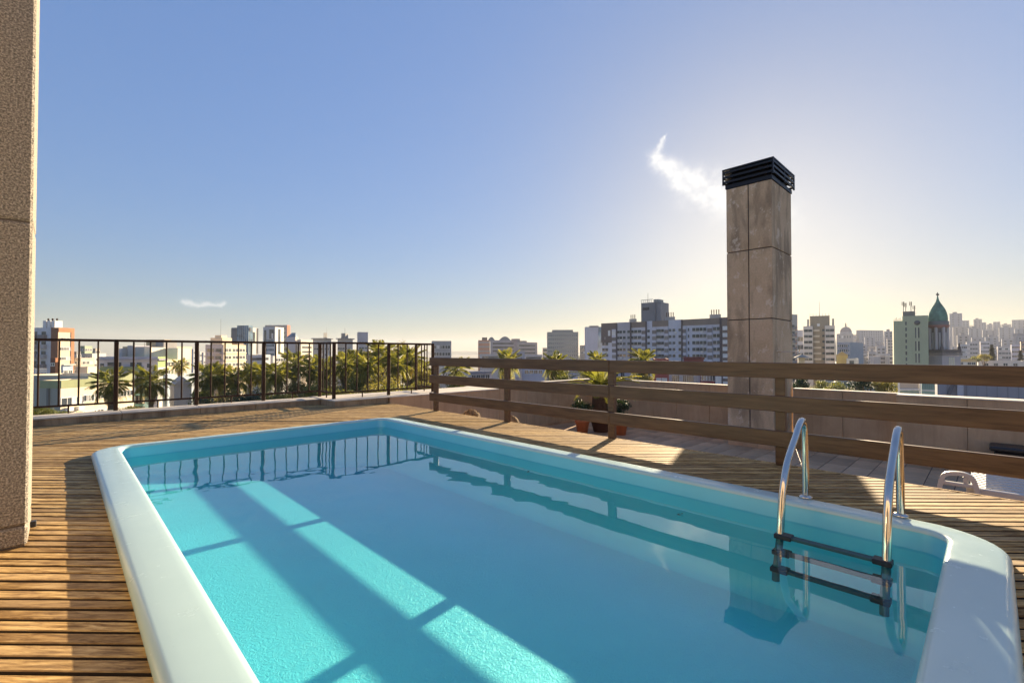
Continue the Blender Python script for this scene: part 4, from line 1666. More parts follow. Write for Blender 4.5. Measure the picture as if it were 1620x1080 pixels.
B.rooftop('penthouse', 0.6, B.spx('R', 371), B.wl * .15, B.wl * .8, zat(534, 160) - B.base - B.top, stucco((0.66, 0.54, 0.40)))
B.rooftop('penthouse', 1.0, B.spx('R', 366), B.wl * .25, B.wl * .6, zat(530, 160) - B.base - B.top, stucco((0.7, 0.58, 0.43)))
B.rooftop('roof_room', B.spx('R', 378), B.wr - .3, B.wl * .1, B.wl * .6, zat(541, 160) - B.base - B.top, stucco((0.3, 0.24, 0.2)))
B.mast(2, B.wl * .4, 9)

# -- 6: the glass towers behind
B = Building('office_tower', 'glass office tower with white framed side, taller one left of the dark twin', 366, 394, 408, 518, 330, 60, (0.26, 0.31, 0.33), (0.62, 0.60, 0.55))
sL = lambda p: B.spx('L', p)
m = MB()
m.box(-0.5, 4, sL(394), sL(375.5), 0.1, B.top + 1.5)
m.build('glass_shaft', M['glass_blue'], B.root)
B.slab('dark_slab', 'L', sL(375), sL(366), 1, B.top - .5, 0.01, 0.4, stucco((0.14, 0.15, 0.16)))
for k in range(6):
    s = sL(394) + (sL(376) - sL(394)) * k / 6
    B.slab('mullion', 'L', s, s + .25, B.zpx(560), B.top + 1.4, 0.505, 0.7, stucco((0.32, 0.37, 0.39)))
B.slab('dark_recess', 'R', B.wr * .45, B.wr * .65, B.zpx(540), B.top - 3, 0.01, 0.2, M['glass'])
B.slab('dark_edge', 'R', B.wr * .88, B.wr, B.zpx(560), B.top - .1, 0.01, 0.3, stucco((0.1, 0.1, 0.11)))
B.slab('dark_edge', 'R', B.wr * .0, B.wr * .2, B.top - 2.4, B.top - .1, 0.01, 0.3, stucco((0.1, 0.1, 0.11)))
B = Building('office_tower', 'wide dark slab tower behind the white framed twin', 419, 454, 459, 514, 380, 66, (0.24, 0.24, 0.26), (0.52, 0.20, 0.13))
B.windows('L', B.cols('L', 6), 10, 3.4, 1.2, B.top - 3, 3.4, single=False)
B = Building('office_tower', 'white framed office tower with dark glass, before the dark slab', 416, 435, 449, 517, 330, 60, (0.46, 0.48, 0.50), (0.70, 0.68, 0.62))
sL = lambda p: B.spx('L', p)
B.slab('glass_panel', 'L', sL(433), sL(426), B.zpx(536), B.zpx(521), 0.01, 0.2, M['glass'])
B.slab('glass_panel', 'L', sL(421), sL(418), B.zpx(560), B.zpx(522), 0.01, 0.2, M['glass'])
B.slab('white_panel', 'L', sL(432), sL(430), B.zpx(535), B.zpx(527), 0.21, 0.4, stucco((0.7, 0.68, 0.66)))
B.slab('glass_panel', 'R', B.wr * .38, B.wr * .58, B.zpx(560), B.zpx(520), 0.01, 0.2, M['glass'])
B.windows('L', B.cols('L', 4), 8, 2.4, 1.6, B.zpx(539), 3.2, single=False, glass='glass_blue')
B = Building('office_block', 'pale block with blue glass pitched roof', 453, 467, 472, 533, 300, 66, (0.46, 0.43, 0.45), (0.58, 0.52, 0.46))
m = MB()
W_, L_, t_ = B.wr, B.wl, B.top
zr_ = zat(526, 300) - zat(533, 300)
m.add([(0, 0, t_ - .1), (W_, 0, t_ - .1), (W_, L_, t_ - .1), (0, L_, t_ - .1), (W_ / 2, L_ * .15, t_ + zr_), (W_ / 2, L_ * .55, t_ + zr_)], [(0, 1, 4), (1, 2, 5, 4), (2, 3, 5), (3, 0, 4, 5)])
m.build('roof', M['glass_blue'], B.root)
for i, (xl, xc, xr, y, D, c, lab) in enumerate((
    (386, 395, 428, 561, 210, (0.44, 0.45, 0.48), 'long low grey block under the glass towers'),
    (424, 432, 470, 563, 230, (0.46, 0.45, 0.44), 'low pale block below the blue glass roof'),
    (470, 476, 495, 537, 300, (0.62, 0.52, 0.42), 'faded peach block right of the blue glass roof'),
)):
    B = Building('apartment_block', lab, xl, xc, xr, y, D, 55, scale_c(c, .9), scale_c(c, 1.1))
    B.windows('R', B.cols('R', 8), 4, 1.6, 1.2, B.top - 2, 3.0, single=False)
# -- 7: two towers with roof boxes, box tower
for i, (xl, xc, xr, y, D, bx, yb, lab) in enumerate((
    (495, 512, 524, 535, 240, (511, 518), 526, 'grey tower with small antenna roof box, behind the fence jog'),
    (534, 546, 558, 535, 250, (539, 546), 527, 'grey ribbed tower with roof box right of the fence jog'),
)):
    B = Building('apartment_tower', lab, xl, xc, xr, y, D, 55, (0.38, 0.38, 0.38), (0.50, 0.48, 0.45))
    B.windows('L', B.cols('L', 3), 8, 1.6, 1.3, B.top - 2.5, 3.0)
    B.windows('R', B.cols('R', 4), 8, 1.4, 1.3, B.top - 2.5, 3.0)
    B.slab('roof_edge', 'L', -.6, B.wl + .6, B.top - .4, B.top + .1, 0.0, 0.8, stucco((0.3, 0.3, 0.3)))
    B.slab('roof_edge', 'R', -.6, B.wr + .6, B.top - .4, B.top + .1, 0.0, 0.8, stucco((0.3, 0.3, 0.3)))
    s0, s1 = B.spx('L', bx[1] - (0 if i else 1)), B.spx('L', bx[0])
    B.rooftop('roof_room', .5, 4, max(.2, s0), s1, zat(yb, D) - B.base - B.top, stucco((0.25, 0.25, 0.25)))
    for k in range(3):
        B.mast(1 + k, s0 + .6 + k * .5, 4.8 + k * .5, 0.06)
B = Building('apartment_tower', 'blue-grey plain box tower behind the railing', 565, 566.5, 582, 525, 260, 22, (0.36, 0.37, 0.42), (0.38, 0.39, 0.45))
B.windows('R', B.cols('R', 3), 6, 1.6, 1.2, B.top - 6, 3.0)
B = Building('apartment_block', 'grey block showing between the railing end and open sky', 682, 684, 714, 539, 180, 40, (0.26, 0.26, 0.27), (0.36, 0.36, 0.37))
B.windows('R', B.cols('R', 5), 7, 1.9, 1.3, B.top - 2.4, 2.7, shut=0.3)
B = Building('house', 'pale flat-roofed house seen between rails right of the railing end', 730, 742, 778, 588, 120, 40, (0.5, 0.48, 0.48), (0.52, 0.50, 0.52))
B.windows('R', B.cols('R', 4), 2, 1.5, 1.2, B.top - 1.4, 3)
B.slab('roof_edge', 'R', -.2, B.wr, B.top - .5, B.top + .05, 0.0, 0.4, stucco((0.3, 0.3, 0.33)))

# -- 8: middle distance group under the pale sky
B = Building('apartment_block', 'terracotta banded block left of the curved roof group', 755, 757, 775, 538, 380, 40, (0.30, 0.16, 0.12), (0.52, 0.27, 0.18))
for k in range(5):
    B.slab('floor_band', 'R', 0, B.wr, B.top - 2.4 - k * 3.6, B.top - 1.2 - k * 3.6, 0.01, 0.3, stucco((0.42, 0.36, 0.33)))
B.rooftop('roof_room', B.spx('R', 763), B.spx('R', 771), 2, 9, zat(533.5, 380) - B.base - B.top, stucco((0.16, 0.13, 0.12)))
B = Building('concert_hall', 'blue-grey block with arched vaults on its roof', 772, 776, 816, 538, 420, 42, (0.30, 0.31, 0.34), (0.30, 0.31, 0.35))
for a, b_, py in ((772, 783, 533), (790, 808, 532)):
    s0, s1 = B.spx('R', a), B.spx('R', b_)
    m = MB()
    hh = zat(py, 420) - zat(538, 420)
    n_ = 12
    v_ = []
    for k in range(n_ + 1):
        t = k / n_
        v_ += [(s0 + (s1 - s0) * t, 0.5, B.top - .65 + (hh + .65) * sin(pi * t) ** .7), (s0 + (s1 - s0) * t, 20, B.top - .65 + (hh + .65) * sin(pi * t) ** .7)]
    m.add(v_, [(2 * k, 2 * k + 2, 2 * k + 3, 2 * k + 1) for k in range(n_)] + [tuple(range(0, 2 * n_ + 2, 2)), tuple(range(1, 2 * n_ + 2, 2))[::-1]])
    m.build('vault', stucco((0.22, 0.25, 0.27)), B.root)
B.windows('R', B.cols('R', 12), 5, 2.2, 1.5, B.top - 3, 3.4, single=False)
B = Building('apartment_block', 'grey-rose block stepping down right of the vaulted roof', 813, 818, 850, 541, 400, 42, (0.30, 0.28, 0.29), (0.34, 0.31, 0.32))
B.windows('R', B.cols('R', 10), 5, 1.9, 1.5, B.top - 3, 3.2, single=False)
B.rooftop('roof_room', B.spx('R', 820), B.spx('R', 825), 2, 9, zat(535.5, 400) - B.base - B.top, stucco((0.27, 0.24, 0.24)))
B.rooftop('roof_room', B.spx('R', 828), B.spx('R', 836), 2, 9, zat(538.5, 400) - B.base - B.top, stucco((0.24, 0.24, 0.24)))
for i, (xl, xc, xr, y, D, c, lab) in enumerate((
    (756, 760, 790, 560, 300, (0.42, 0.41, 0.42), 'low pale houses below the terracotta banded block'),
    (786, 790, 830, 556, 330, (0.36, 0.36, 0.40), 'wide low blue-grey block below the vaulted roof'),
    (826, 830, 858, 561, 310, (0.42, 0.40, 0.42), 'low rose block before the green hill'),
    (856, 859, 872, 550, 380, (0.36, 0.34, 0.34), 'small dim block left of the grey-green slab'),
)):
    B = Building('apartment_block', lab, xl, xc, xr, y, D, 42, scale_c(c, .9), c)
    B.windows('R', B.cols('R', 7), 3, 1.9, 1.3, B.top - 2, 3.2, single=False)
B = Building('apartment_slab', 'broad grey-green slab block standing alone against the sky', 864, 866, 915, 525, 350, 44, (0.27, 0.28, 0.27), (0.30, 0.31, 0.29))
B.rooftop('roof_room', B.spx('R', 874), B.spx('R', 907), 2, 9, zat(521.5, 350) - B.base - B.top, stucco((0.28, 0.28, 0.27)))
B.windows('R', B.cols('R', 14, 0.02, 0.98), 9, 1.4, 1.3, B.top - 2.6, 3.0, shut=0.0)
B = Building('apartment_tower', 'lavender blank tower with slanted glass edge left of the white block', 924, 926, 947, 517, 240, 44, (0.40, 0.40, 0.46), (0.44, 0.45, 0.52))
B.slab('roof_edge', 'R', B.wr * .3, B.wr, B.top - .3, B.top + .6, 0.0, 0.3, stucco((0.26, 0.26, 0.28)))
sR = B.wr
m = MB()
m.add([(sR, -.3, B.top), (sR + 4, 0, B.top), (sR + 4, 0, 0), (sR - 1.0, -.3, 0), (sR, 4, B.top), (sR + 4, 4, B.top), (sR + 4, 4, 0), (sR, 4, 0)], [(0, 3, 2, 1), (4, 5, 6, 7), (0, 1, 5, 4), (1, 2, 6, 5), (0, 4, 7, 3)])
m.build('slanted_edge', M['glass_blue'], B.root)
B = Building('house', 'little tan house tucked between slab and lavender tower', 916, 918, 928, 546, 320, 44, (0.42, 0.36, 0.3), (0.46, 0.38, 0.3))
B.windows('R', B.cols('R', 2), 2, 1.6, 1.2, B.top - 2, 3)

# -- 9: the long white and brown apartment block behind the chimney
DA = 172.0
# swing the block so that its right end comes nearer
ang_b = math.atan2(140 - DA, ((1160 - 810) * 140 - (952 - 810) * DA) / 735.0)
B = Building('apartment_block', 'long white and brown apartment block whose roof rises towards the chimney', 949, 952, 1160, 512, DA, math.degrees(ang_b), (0.5, 0.5, 0.52), (0.62, 0.63, 0.70), parapet_h=0.4, depth=14)
sR = lambda p: B.spx('R', p)
DARK = (0.17, 0.14, 0.13)
MID = (0.30, 0.28, 0.26)
PALE = (0.52, 0.52, 0.55)
B.slab('brown_fascia', 'R', 0, B.wr, B.top - 1.9, B.top + 0.02, 0.003, 0.25, stucco((0.24, 0.20, 0.17)))
for a, b_, c, zt in ((952, 976, DARK, 0.0), (977, 998, (0.44, 0.44, 0.47), 0.0), (1023, 1032.5, (0.56, 0.57, 0.63), 0.0), (1058.5, 1079, (0.52, 0.54, 0.60), 0.0), (1141.5, 1160, (0.21, 0.17, 0.15), 0.0)):
    if c == DARK:
        B.slab('dark_panel', 'R', sR(a), sR(b_), B.top - 7.0, B.top + 0.1, 0.004, 0.35, stucco(c))
    else:
        B.slab('bay_panel', 'R', sR(a), sR(b_), 0.5, B.top + 0.1, 0.004, 0.35, stucco(c))
for p in (976.5, 998.7, 1023.2, 1079.8, 1141):
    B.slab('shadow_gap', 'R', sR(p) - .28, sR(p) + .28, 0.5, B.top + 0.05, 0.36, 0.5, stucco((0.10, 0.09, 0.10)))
fh = 2.1
nf = 10
for i in range(nf):
    z = B.top - 3.3 - i * fh
    # dark loggias
    for a, b_ in ((969, 976), (1016, 1022.5), (1032.5, 1039), (1052, 1058), (1080.5, 1086), (1120, 1127.5)):
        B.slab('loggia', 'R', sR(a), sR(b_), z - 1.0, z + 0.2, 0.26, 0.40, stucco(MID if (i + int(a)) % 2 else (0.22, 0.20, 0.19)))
        B.slab('loggia_rail', 'R', sR(a), sR(b_), z + 0.23, z + 1.05, 0.26, 0.46, stucco((0.60, 0.60, 0.66)))
    # shaded window bands
    for a, b_ in ((953.5, 962.5), (1004, 1015), (1089, 1091), (1096, 1107), (1108, 1118), (1129, 1140)):
        s0, s1 = sR(a), sR(b_)
        if a < 970 and i == 0:
            continue
        B.slab('window_band', 'R', s0, s1, z - 0.5, z + 0.5, 0.26, 0.34, M['glass'])
        n_ = max(1, round((s1 - s0) / 1.3))
        for k in range(1, n_):
            s = s0 + (s1 - s0) * k / n_
            B.slab('mullion', 'R', s - .06, s + .06, z - .5, z + .5, 0.341, 0.38, M['frame_white'])
    for p in (978.5, 983, 988.5, 995.5):
        B.slab('window', 'R', sR(p) - .5, sR(p) + .5, z - 0.45, z + 0.45, 0.36, 0.42, M['glass'])
    for p in (1001.5, 1027, 1041.5, 1044.5, 1049, 1061, 1067, 1076.5):
        B.slab('window', 'R', sR(p) - .45, sR(p) + .45, z - 0.45, z + 0.45, 0.36, 0.42, M['glass'])
    for p in (1149,):
        B.slab('white_window', 'R', sR(p) - .9, sR(p) + .9, z - 0.5, z + 0.7, 0.36, 0.44, M['frame_white'])
    for p in (984, 1045, 1070, 1112):
        if (i * 7 + p) % 3:
            B.slab('air_conditioner', 'R', sR(p) - .35, sR(p) + .35, z - .95, z - .55, 0.36, 0.7, M['frame_white'])
B.slab('white_window', 'R', sR(963), sR(966.5), B.top - 4.6, B.top - 2.6, 0.36, 0.44, M['frame_white'])
B.slab('white_window', 'R', sR(969), sR(975), B.top - 4.4, B.top - 2.7, 0.41, 0.46, M['frame_white'])
for p, n_ in ((997, 3), (1056, 4), (1128, 4)):
    chimney_pots(B, sR(p), 2.0, n_, 2.6, 0.75, stucco((0.36, 0.35, 0.33)))
zt_ = zat(480.5, DA - 6) - B.base - B.top
s0, s1 = sR(1009), sR(1039.5)
m = MB()
m.box(s0, s0 + (s1 - s0) * .74, 2.5, 9, B.top - .4, B.top + zt_)
m.build('water_tower', stucco((0.19, 0.20, 0.22)), B.root)
m = MB()
m.box(s0 + (s1 - s0) * .741, s1, 3.2, 9, B.top - .4, B.top + zt_ - .1)
m.build('water_tower_wing', stucco((0.23, 0.24, 0.26)), B.root)
m = MB()
for (a, b_) in ((0, .62), (.62, .86)):
    x0, x1 = s0 + (s1 - s0) * a, s0 + (s1 - s0) * b_
    if a:
        m.box(x0, x1, 3, 7, B.top + zt_, B.top + zt_ + 1.0)
    else:
        for k in range(6):
            xx = x0 + (x1 - x0) * k / 6
            m.box(xx, xx + .12, 2.6, 2.72, B.top + zt_, B.top + zt_ + 1.0)
        m.box(x0, x1, 2.6, 2.72, B.top + zt_ + 1.0, B.top + zt_ + 1.14)
m.build('roof_guard', stucco((0.30, 0.31, 0.30)), B.root)
B.mast(s0 + (s1 - s0) * .33, 3, zt_ + 3.4, 0.09)
# the dark lettering on the water tower, too far to read, kept as short raised strokes
m = MB()
x0, x1 = s0 + (s1 - s0) * .10, s0 + (s1 - s0) * .44
zz = B.top + zt_ - 2.6
for k in range(4):
    xa = x0 + (x1 - x0) * k / 4
    xb = x0 + (x1 - x0) * (k + .78) / 4
    m.box(xa, xa + .16, 2.42, 2.495, zz, zz + .95)
    m.box(xb - .16, xb, 2.42, 2.495, zz, zz + .95)
    zk = (zz + .79, zz + .4, zz, zz + .79)[k]
    m.box(xa + .161, xb - .161, 2.42, 2.495, zk, zk + .16)
m.build('sign_letters', M['black_iron'], B.root)['kind'] = 'stuff'

# red blocks below it
B = Building('red_house', 'dark red block showing below the top rail, left of the white windows', 1033, 1035, 1058, 567.5, 95, 0, (0.30, 0.08, 0.07), (0.34, 0.09, 0.08))
B.windows('R', [B.spx('R', 1042), B.spx('R', 1051)], 2, 1.0, 0.9, B.zpx(601), 3, glass='shutter')
B = Building('white_house', 'white house with thin windows between two red blocks', 1057, 1058, 1108, 575, 100, 0, (0.6, 0.6, 0.6), (0.66, 0.64, 0.66))
B.windows('R', B.cols('R', 7), 3, 0.8, 1.5, B.zpx(598), 3, shut=0.3)
B = Building('red_house', 'red block directly below the white apartments beside the chimney', 1081, 1083, 1113, 565, 112, 0, (0.28, 0.08, 0.07), (0.36, 0.10, 0.08))
B.slab('roof_edge', 'R', -.2, B.wr + .2, B.top - .5, B.top + .05, 0.0, 0.3, stucco((0.22, 0.07, 0.06)))
B = Building('red_house', 'crimson house with white window next to the chimney, under the rail', 1107, 1108, 1132, 580, 96, 0, (0.28, 0.08, 0.08), (0.34, 0.10, 0.10))
B.windows('R', B.cols('R', 4), 2, 1.0, 1.3, B.zpx(597), 3, shut=0.5)
B = Building('white_house', 'pale blank gable right against the chimney under the rail', 1131, 1132, 1141, 585, 90, 0, (0.6, 0.6, 0.6), (0.64, 0.63, 0.62))
B = Building('house', 'rose house with three pale windows seen between the upper rails', 795, 798, 825, 583, 110, 30, (0.5, 0.42, 0.42), (0.52, 0.44, 0.45))
B.windows('R', B.cols('R', 3), 2, 1.0, 1.2, B.zpx(592), 3, glass='shutter')
B = Building('house', 'white house with dark openings left of the cycad crown', 822, 826, 862, 578, 118, 30, (0.58, 0.56, 0.58), (0.60, 0.58, 0.62))
B.windows('R', B.cols('R', 4), 2, 1.1, 1.0, B.zpx(588), 3)
B = Building('house', 'lilac plain house behind the cycad crown', 896, 900, 1000, 584, 130, 15, (0.5, 0.48, 0.5), (0.52, 0.49, 0.52))
B.windows('R', B.cols('R', 8), 2, 1.2, 1.2, B.zpx(592), 3)

# -- 10: right of the chimney
B = Building('apartment_tower', 'narrow balcony tower half hidden behind the chimney', 1238, 1250, 1262, 497, 200, 20, (0.42, 0.40, 0.38), (0.44, 0.42, 0.40))
for i in range(9):
    z = B.top - 6 - i * 2.9
    B.slab('balcony', 'R', B.wr * .2, B.wr * .6, z - .5, z + .5, 0.01, 0.9, stucco((0.22, 0.22, 0.24)))
    B.slab('window', 'R', B.wr * .2, B.wr * .6, z + .55, z + 1.5, 0.01, 0.05, M['glass'])
    B.slab('orange_panel', 'R', B.wr * .72, B.wr * .86, z - 1, z + 1, 0.01, 0.06, stucco((0.45, 0.20, 0.12)))
m = MB()
m.box(B.wr * .8, B.wr * 1.02, 0.5, 3, 0, B.top - 4)
m.build('side_wing', stucco((0.5, 0.46, 0.42)), B.root)
B = Building('apartment_block', 'small white block with dark windows left of the brown-centred tower', 1260, 1262, 1273, 522, 260, 20, (0.5, 0.5, 0.53), (0.55, 0.55, 0.58))
B.windows('R', [B.wr * .45], 3, 3.2, 2.6, B.top - 5, 4.5)
B = Building('apartment_tower', 'brown-centred apartment tower with white window wings', 1281, 1282, 1313, 500, 225, 10, (0.28, 0.23, 0.17), (0.33, 0.28, 0.21))
for i in range(8):
    z = B.top - 7.0 - i * 2.75
    B.slab('balcony', 'R', B.wr * .16, B.wr * (.55 if i > 2 else .48), z - .45, z + .45, 0.01, 0.8, stucco((0.62, 0.55, 0.44)))
    B.slab('window', 'R', B.wr * .62, B.wr * .75, z - .4, z + .6, 0.01, 0.06, M['glass'])
B.slab('white_window', 'R', B.wr * .36, B.wr * .50, B.top - 5, B.top - 3.7, 0.01, 0.1, M['frame_white'])
for k in range(7):
    B.mast(B.wr * k / 6.2, 1, 1.2, 0.08, 'roof_rail_post')
B.mast(B.wr * .5, 2, 7, 0.08)
zt_ = zat(516, 225) - B.base
for a, b_, in ((1271, 1286), (1305, 1320.5)):
    m = MB()
    s0, s1 = B.spx('R', a), B.spx('R', b_)
    m.box(s0, s1, -2.2, 6, 0, zt_)
    m.build('wing', stucco((0.60, 0.56, 0.52)), B.root)
    for i in range(9):
        for q in (.28, .72):
            z = zt_ - 2.2 - i * 2.75
            s = s0 + (s1 - s0) * q
            m = MB()
            m.box(s - .8, s + .8, -2.27, -2.203, z - .6, z + .6)
            m.build('window', M['glass'], B.root)
    m = MB()
    xx = s1 - .9 if a > 1300 else (s0 + s1) / 2 - .3
    m.box(xx, xx + .8, 0, 1, zt_ + .003, zt_ + 3.4)
    m.build('flue', stucco((0.42, 0.38, 0.34)), B.root)

# the domed cathedral far away
cb = Building('cathedral', 'distant cathedral silhouette with a round dome', 1322, 1324, 1350, 528, 900, 5, (0.30, 0.27, 0.28), (0.32, 0.29, 0.29), depth=30)
m = MB()
cx_, cy_ = cb.spx('R', 1339), 14
R0 = (7.6) / 735 * 900
zb_ = cb.zpx(525)
m.lathe([(R0 * 1.05, cb.top - 1), (R0 * 1.05, zb_), (R0, zb_)], 24, 0, cx_, cy_)
m.build('drum', stucco((0.32, 0.29, 0.29)), cb.root)
m = MB()
hd = cb.zpx(516.5) - zb_
m.lathe([(R0 * cos(a), zb_ + hd * sin(a)) for a in [pi / 2 * k / 10 * .96 for k in range(11)]] + [(R0 * .12, zb_ + hd * 1.05), (R0 * .14, zb_ + hd * 1.35), (R0 * .02, zb_ + hd * 1.75), (0, zb_ + hd * 1.95)], 24, 0, cx_, cy_)
m.build('dome', stucco((0.22, 0.18, 0.19)), cb.root)
cb.windows('R', cb.cols('R', 5), 1, 2.5, 5, cb.top - 6, 6)

B = Building('office_block', 'steel blue glazed block below the distant dome', 1324, 1345, 1366, 541, 300, 45, (0.28, 0.32, 0.40), (0.20, 0.28, 0.36))
B.windows('L', B.cols('L', 5), 5, 2.2, 1.6, B.top - 2.4, 3.0, glass='glass_blue')
B = Building('house', 'bright yellow house in front of the steel blue block', 1322, 1324, 1341, 562, 200, 30, (0.5, 0.38, 0.14), (0.62, 0.46, 0.17))
m = MB()
m.add([(-.3, -.4, B.top), (B.wr + .3, -.4, B.top), (B.wr + .3, 8, B.top), (-.3, 8, B.top), (B.wr * .5, -.4, B.top + 1.6), (B.wr * .5, 8, B.top + 1.6)], [(0, 1, 4), (1, 2, 5, 4), (2, 3, 5), (3, 0, 4, 5)])
m.build('roof', stucco((0.5, 0.36, 0.16)), B.root)
B = Building('house', 'low white house right of the yellow house', 1338, 1340, 1358, 567, 190, 20, (0.5, 0.5, 0.47), (0.56, 0.54, 0.5))
B.windows('R', [B.wr * .4], 1, 1.5, 2.0, B.top - 1.8, 3, frame='frame_dark')
B = Building('pavilion', 'little lit rooftop pavilion with spreading roof beside the chimney', 1262, 1263.5, 1273, 565, 120, 30, (0.5, 0.42, 0.30), (0.70, 0.58, 0.36))
m = MB()
m.add([(-1, -1, B.top - .05), (B.wr + 1, -1, B.top - .05), (B.wr + 1, 4, B.top - .05), (-1, 4, B.top - .05), (B.wr * .5, .8, B.top + .8), (B.wr * .5, 1.8, B.top + .8)], [(0, 1, 4), (1, 2, 5, 4), (2, 3, 5), (3, 0, 4, 5), (3, 2, 1, 0)])
m.build('roof', stucco((0.36, 0.32, 0.27)), B.root)

# -- pale green tower with antennas
B = Building('apartment_tower', 'pale green windowless-sided tower carrying mobile phone antennas', 1412, 1414, 1469, 508, 150, 12, (0.34, 0.38, 0.26), (0.40, 0.44, 0.30))
sR = lambda p: B.spx('R', p)
m = MB()
m.box(sR(1428), sR(1469), 0.003, 8, 0, B.zpx(500.5))
m.build('main_block', stucco((0.40, 0.44, 0.30)), B.root)
m = MB()
m.box(sR(1429), sR(1449), 1, 6, B.zpx(503), B.zpx(493))
m.build('roof_room', stucco((0.25, 0.24, 0.2)), B.root)
for i in range(12):
    z = B.zpx(512) - i * 1.9
    B.slab('window', 'R', sR(1432.5), sR(1435), z - .55, z + .55, 0.0, 0.08, M['glass'])
for k, (a, b_) in enumerate(((519, 535), (540, 555), (559, 573), (577, 592))):
    B.slab('window', 'R', sR(1448), sR(1450), B.zpx(b_), B.zpx(a), 0.0, 0.06, M['glass'])
    B.slab('window', 'R', sR(1452.5), sR(1455), B.zpx(b_), B.zpx(a), 0.0, 0.06, M['glass'])
    B.slab('stair_frame', 'R', sR(1450.1), sR(1452.4), B.zpx(b_ + .5), B.zpx(a - .5), 0.0, 0.14, stucco((0.50, 0.53, 0.40)))
m = MB()
m.lathe([(0.0, 0), (0.75, 0), (0.75, 0.1), (0, 0.1)], 16)
o = m.build('round_window', M['glass'], B.root, (sR(1451.5), -0.05, B.zpx(511.5)))
o.rotation_euler = (pi / 2, 0, 0)
for p, py in ((1431, 477), (1434.5, 479), (1443, 477.5), (1448.5, 484)):
    m = MB()
    x = sR(p)
    m.tube([(x, 3, B.zpx(494)), (x, 3, B.zpx(py))], 0.09, 6)
    for q, r_ in ((0.2, 0.5), (-0.45, 0.4), (0.05, -.5)):
        zz = B.zpx(py + 3.2)
        m.box(x + q * .7 - .08, x + q * .7 + .08, 3 - .2 + r_, 3 + r_, zz - 0.7 + r_ * .5, zz + 0.5 + r_ * .5)
    m.build('antenna_mast', M['black_iron'], B.root)
for k in range(8):
    m = MB()
    x = sR(1415 + k * 2.0)
    m.tube([(x, 1, B.top - .6), (x, 1, B.top + .6 + (k * 7 % 3) * .3)], 0.05, 5)
    m.build('roof_rail_post', M['iron'], B.root)

# -- church tower with green onion dome
CD = 150.0
cp = at(1484.5, CD)
chu = empty('church_tower', (cp.x, cp.y, GROUND), radians(12), label='church bell tower with green copper onion dome and a cross', cat='church tower')
zc = lambda py: zat(py, CD) - GROUND
K = CD / 735.0 * 0.76
m = MB()
w_ = 24 * K
m.box(-w_, w_, -w_, w_, 0, zc(562.5))
m.build('shaft', stucco((0.54, 0.47, 0.45)), chu)
m = MB()
m.box(-26 * K, 26 * K, -26 * K, 26 * K, zc(562), zc(558.5))
m.build('cornice', stucco((0.26, 0.22, 0.2)), chu)
m = MB()
m.box(-25 * K, 25 * K, -25 * K, 25 * K, zc(558.3), zc(553))
m.build('balustrade', stucco((0.16, 0.13, 0.12)), chu)
for sx_ in (-1, 1):
    for sy_ in (-1, 1):
        m = MB()
        m.lathe([(3.0 * K, zc(553)), (3.2 * K, zc(550)), (1.6 * K, zc(547)), (2.0 * K, zc(545.5)), (0.8 * K, zc(543.2)), (0, zc(542))], 10, 0, sx_ * 22.5 * K, sy_ * 22.5 * K)
        m.build('pinnacle', stucco((0.18, 0.15, 0.14)), chu)
m = MB()
m.lathe([(13.2 * K, zc(553)), (13.2 * K, zc(519))], 24, 0)
m.build('inner_drum', stucco((0.20, 0.17, 0.17)), chu)
for k in range(8):
    a = 2 * pi * (k + .5) / 8
    m = MB()
    c_, s_ = cos(a), sin(a)
    x, y = 15.0 * K * c_, 15.0 * K * s_
    m.tube([(x, y, zc(553)), (x, y, zc(518))], 2.6 * K, 10)
    m.build('column', stucco((0.62, 0.54, 0.50)), chu)
for k in range(8):
    a = 2 * pi * k / 8
    m = MB()
    x, y = 13.6 * K * cos(a), 13.6 * K * sin(a)
    m.box(x - 1.0 * K, x + 1.0 * K, y - 1.0 * K, y + 1.0 * K, zc(552), zc(526))
    m.build('lancet_window', stucco((0.58, 0.56, 0.52)), chu)
m = MB()
m.lathe([(16.5 * K, zc(519)), (17.8 * K, zc(516)), (18.2 * K, zc(514.5)), (17.0 * K, zc(514))], 28)
m.build('ring_moulding', stucco((0.36, 0.17, 0.14)), chu)
m = MB()
m.lathe([(16.9 * K, zc(514.2)), (17.3 * K, zc(508.5)), (15.5 * K, zc(508.2))], 28)
m.build('gallery', stucco((0.20, 0.2, 0.18)), chu)
M['copper'] = plain('green copper', (0.13, 0.27, 0.19), 0.6, var=0.35, scale=0.8)
prof_ = [(14.9, 508.3), (15.1, 504), (14.6, 499), (13.2, 494), (11.2, 489.5), (8.8, 485.5), (6.4, 482.2), (4.4, 479.4), (3.0, 476.5), (2.1, 473.5), (1.5, 471.5), (1.2, 468.8)]
m = MB()
m.lathe([(r_ * K, zc(y_)) for r_, y_ in prof_], 24)
m.build('dome', M['copper'], chu)
for k in range(24):
    a = 2 * pi * k / 24
    m = MB()
    m.tube([((r_ + .12) * K * cos(a), (r_ + .12) * K * sin(a), zc(y_)) for r_, y_ in prof_[:9]], 0.3 * K, 4, 0, False)
    m.build('dome_rib', M['copper'], chu)
m = MB()
m.box(-.65 * K, .65 * K, -.5 * K, .5 * K, zc(470), zc(462.3))
m.box(-3.6 * K, -.66 * K, -.5 * K, .5 * K, zc(466.9), zc(464.6))
m.box(.66 * K, 3.6 * K, -.5 * K, .5 * K, zc(466.9), zc(464.6))
m.build('cross', M['black_iron'], chu)
for k in (-5.2, 0, 5.2):
    m = MB()
    m.box((k - 1.4) * K, (k + 1.4) * K, -w_ - .12, -w_ + .05, zc(606), zc(565))
    m.build('belfry_opening', stucco((0.82, 0.74, 0.55)), chu)

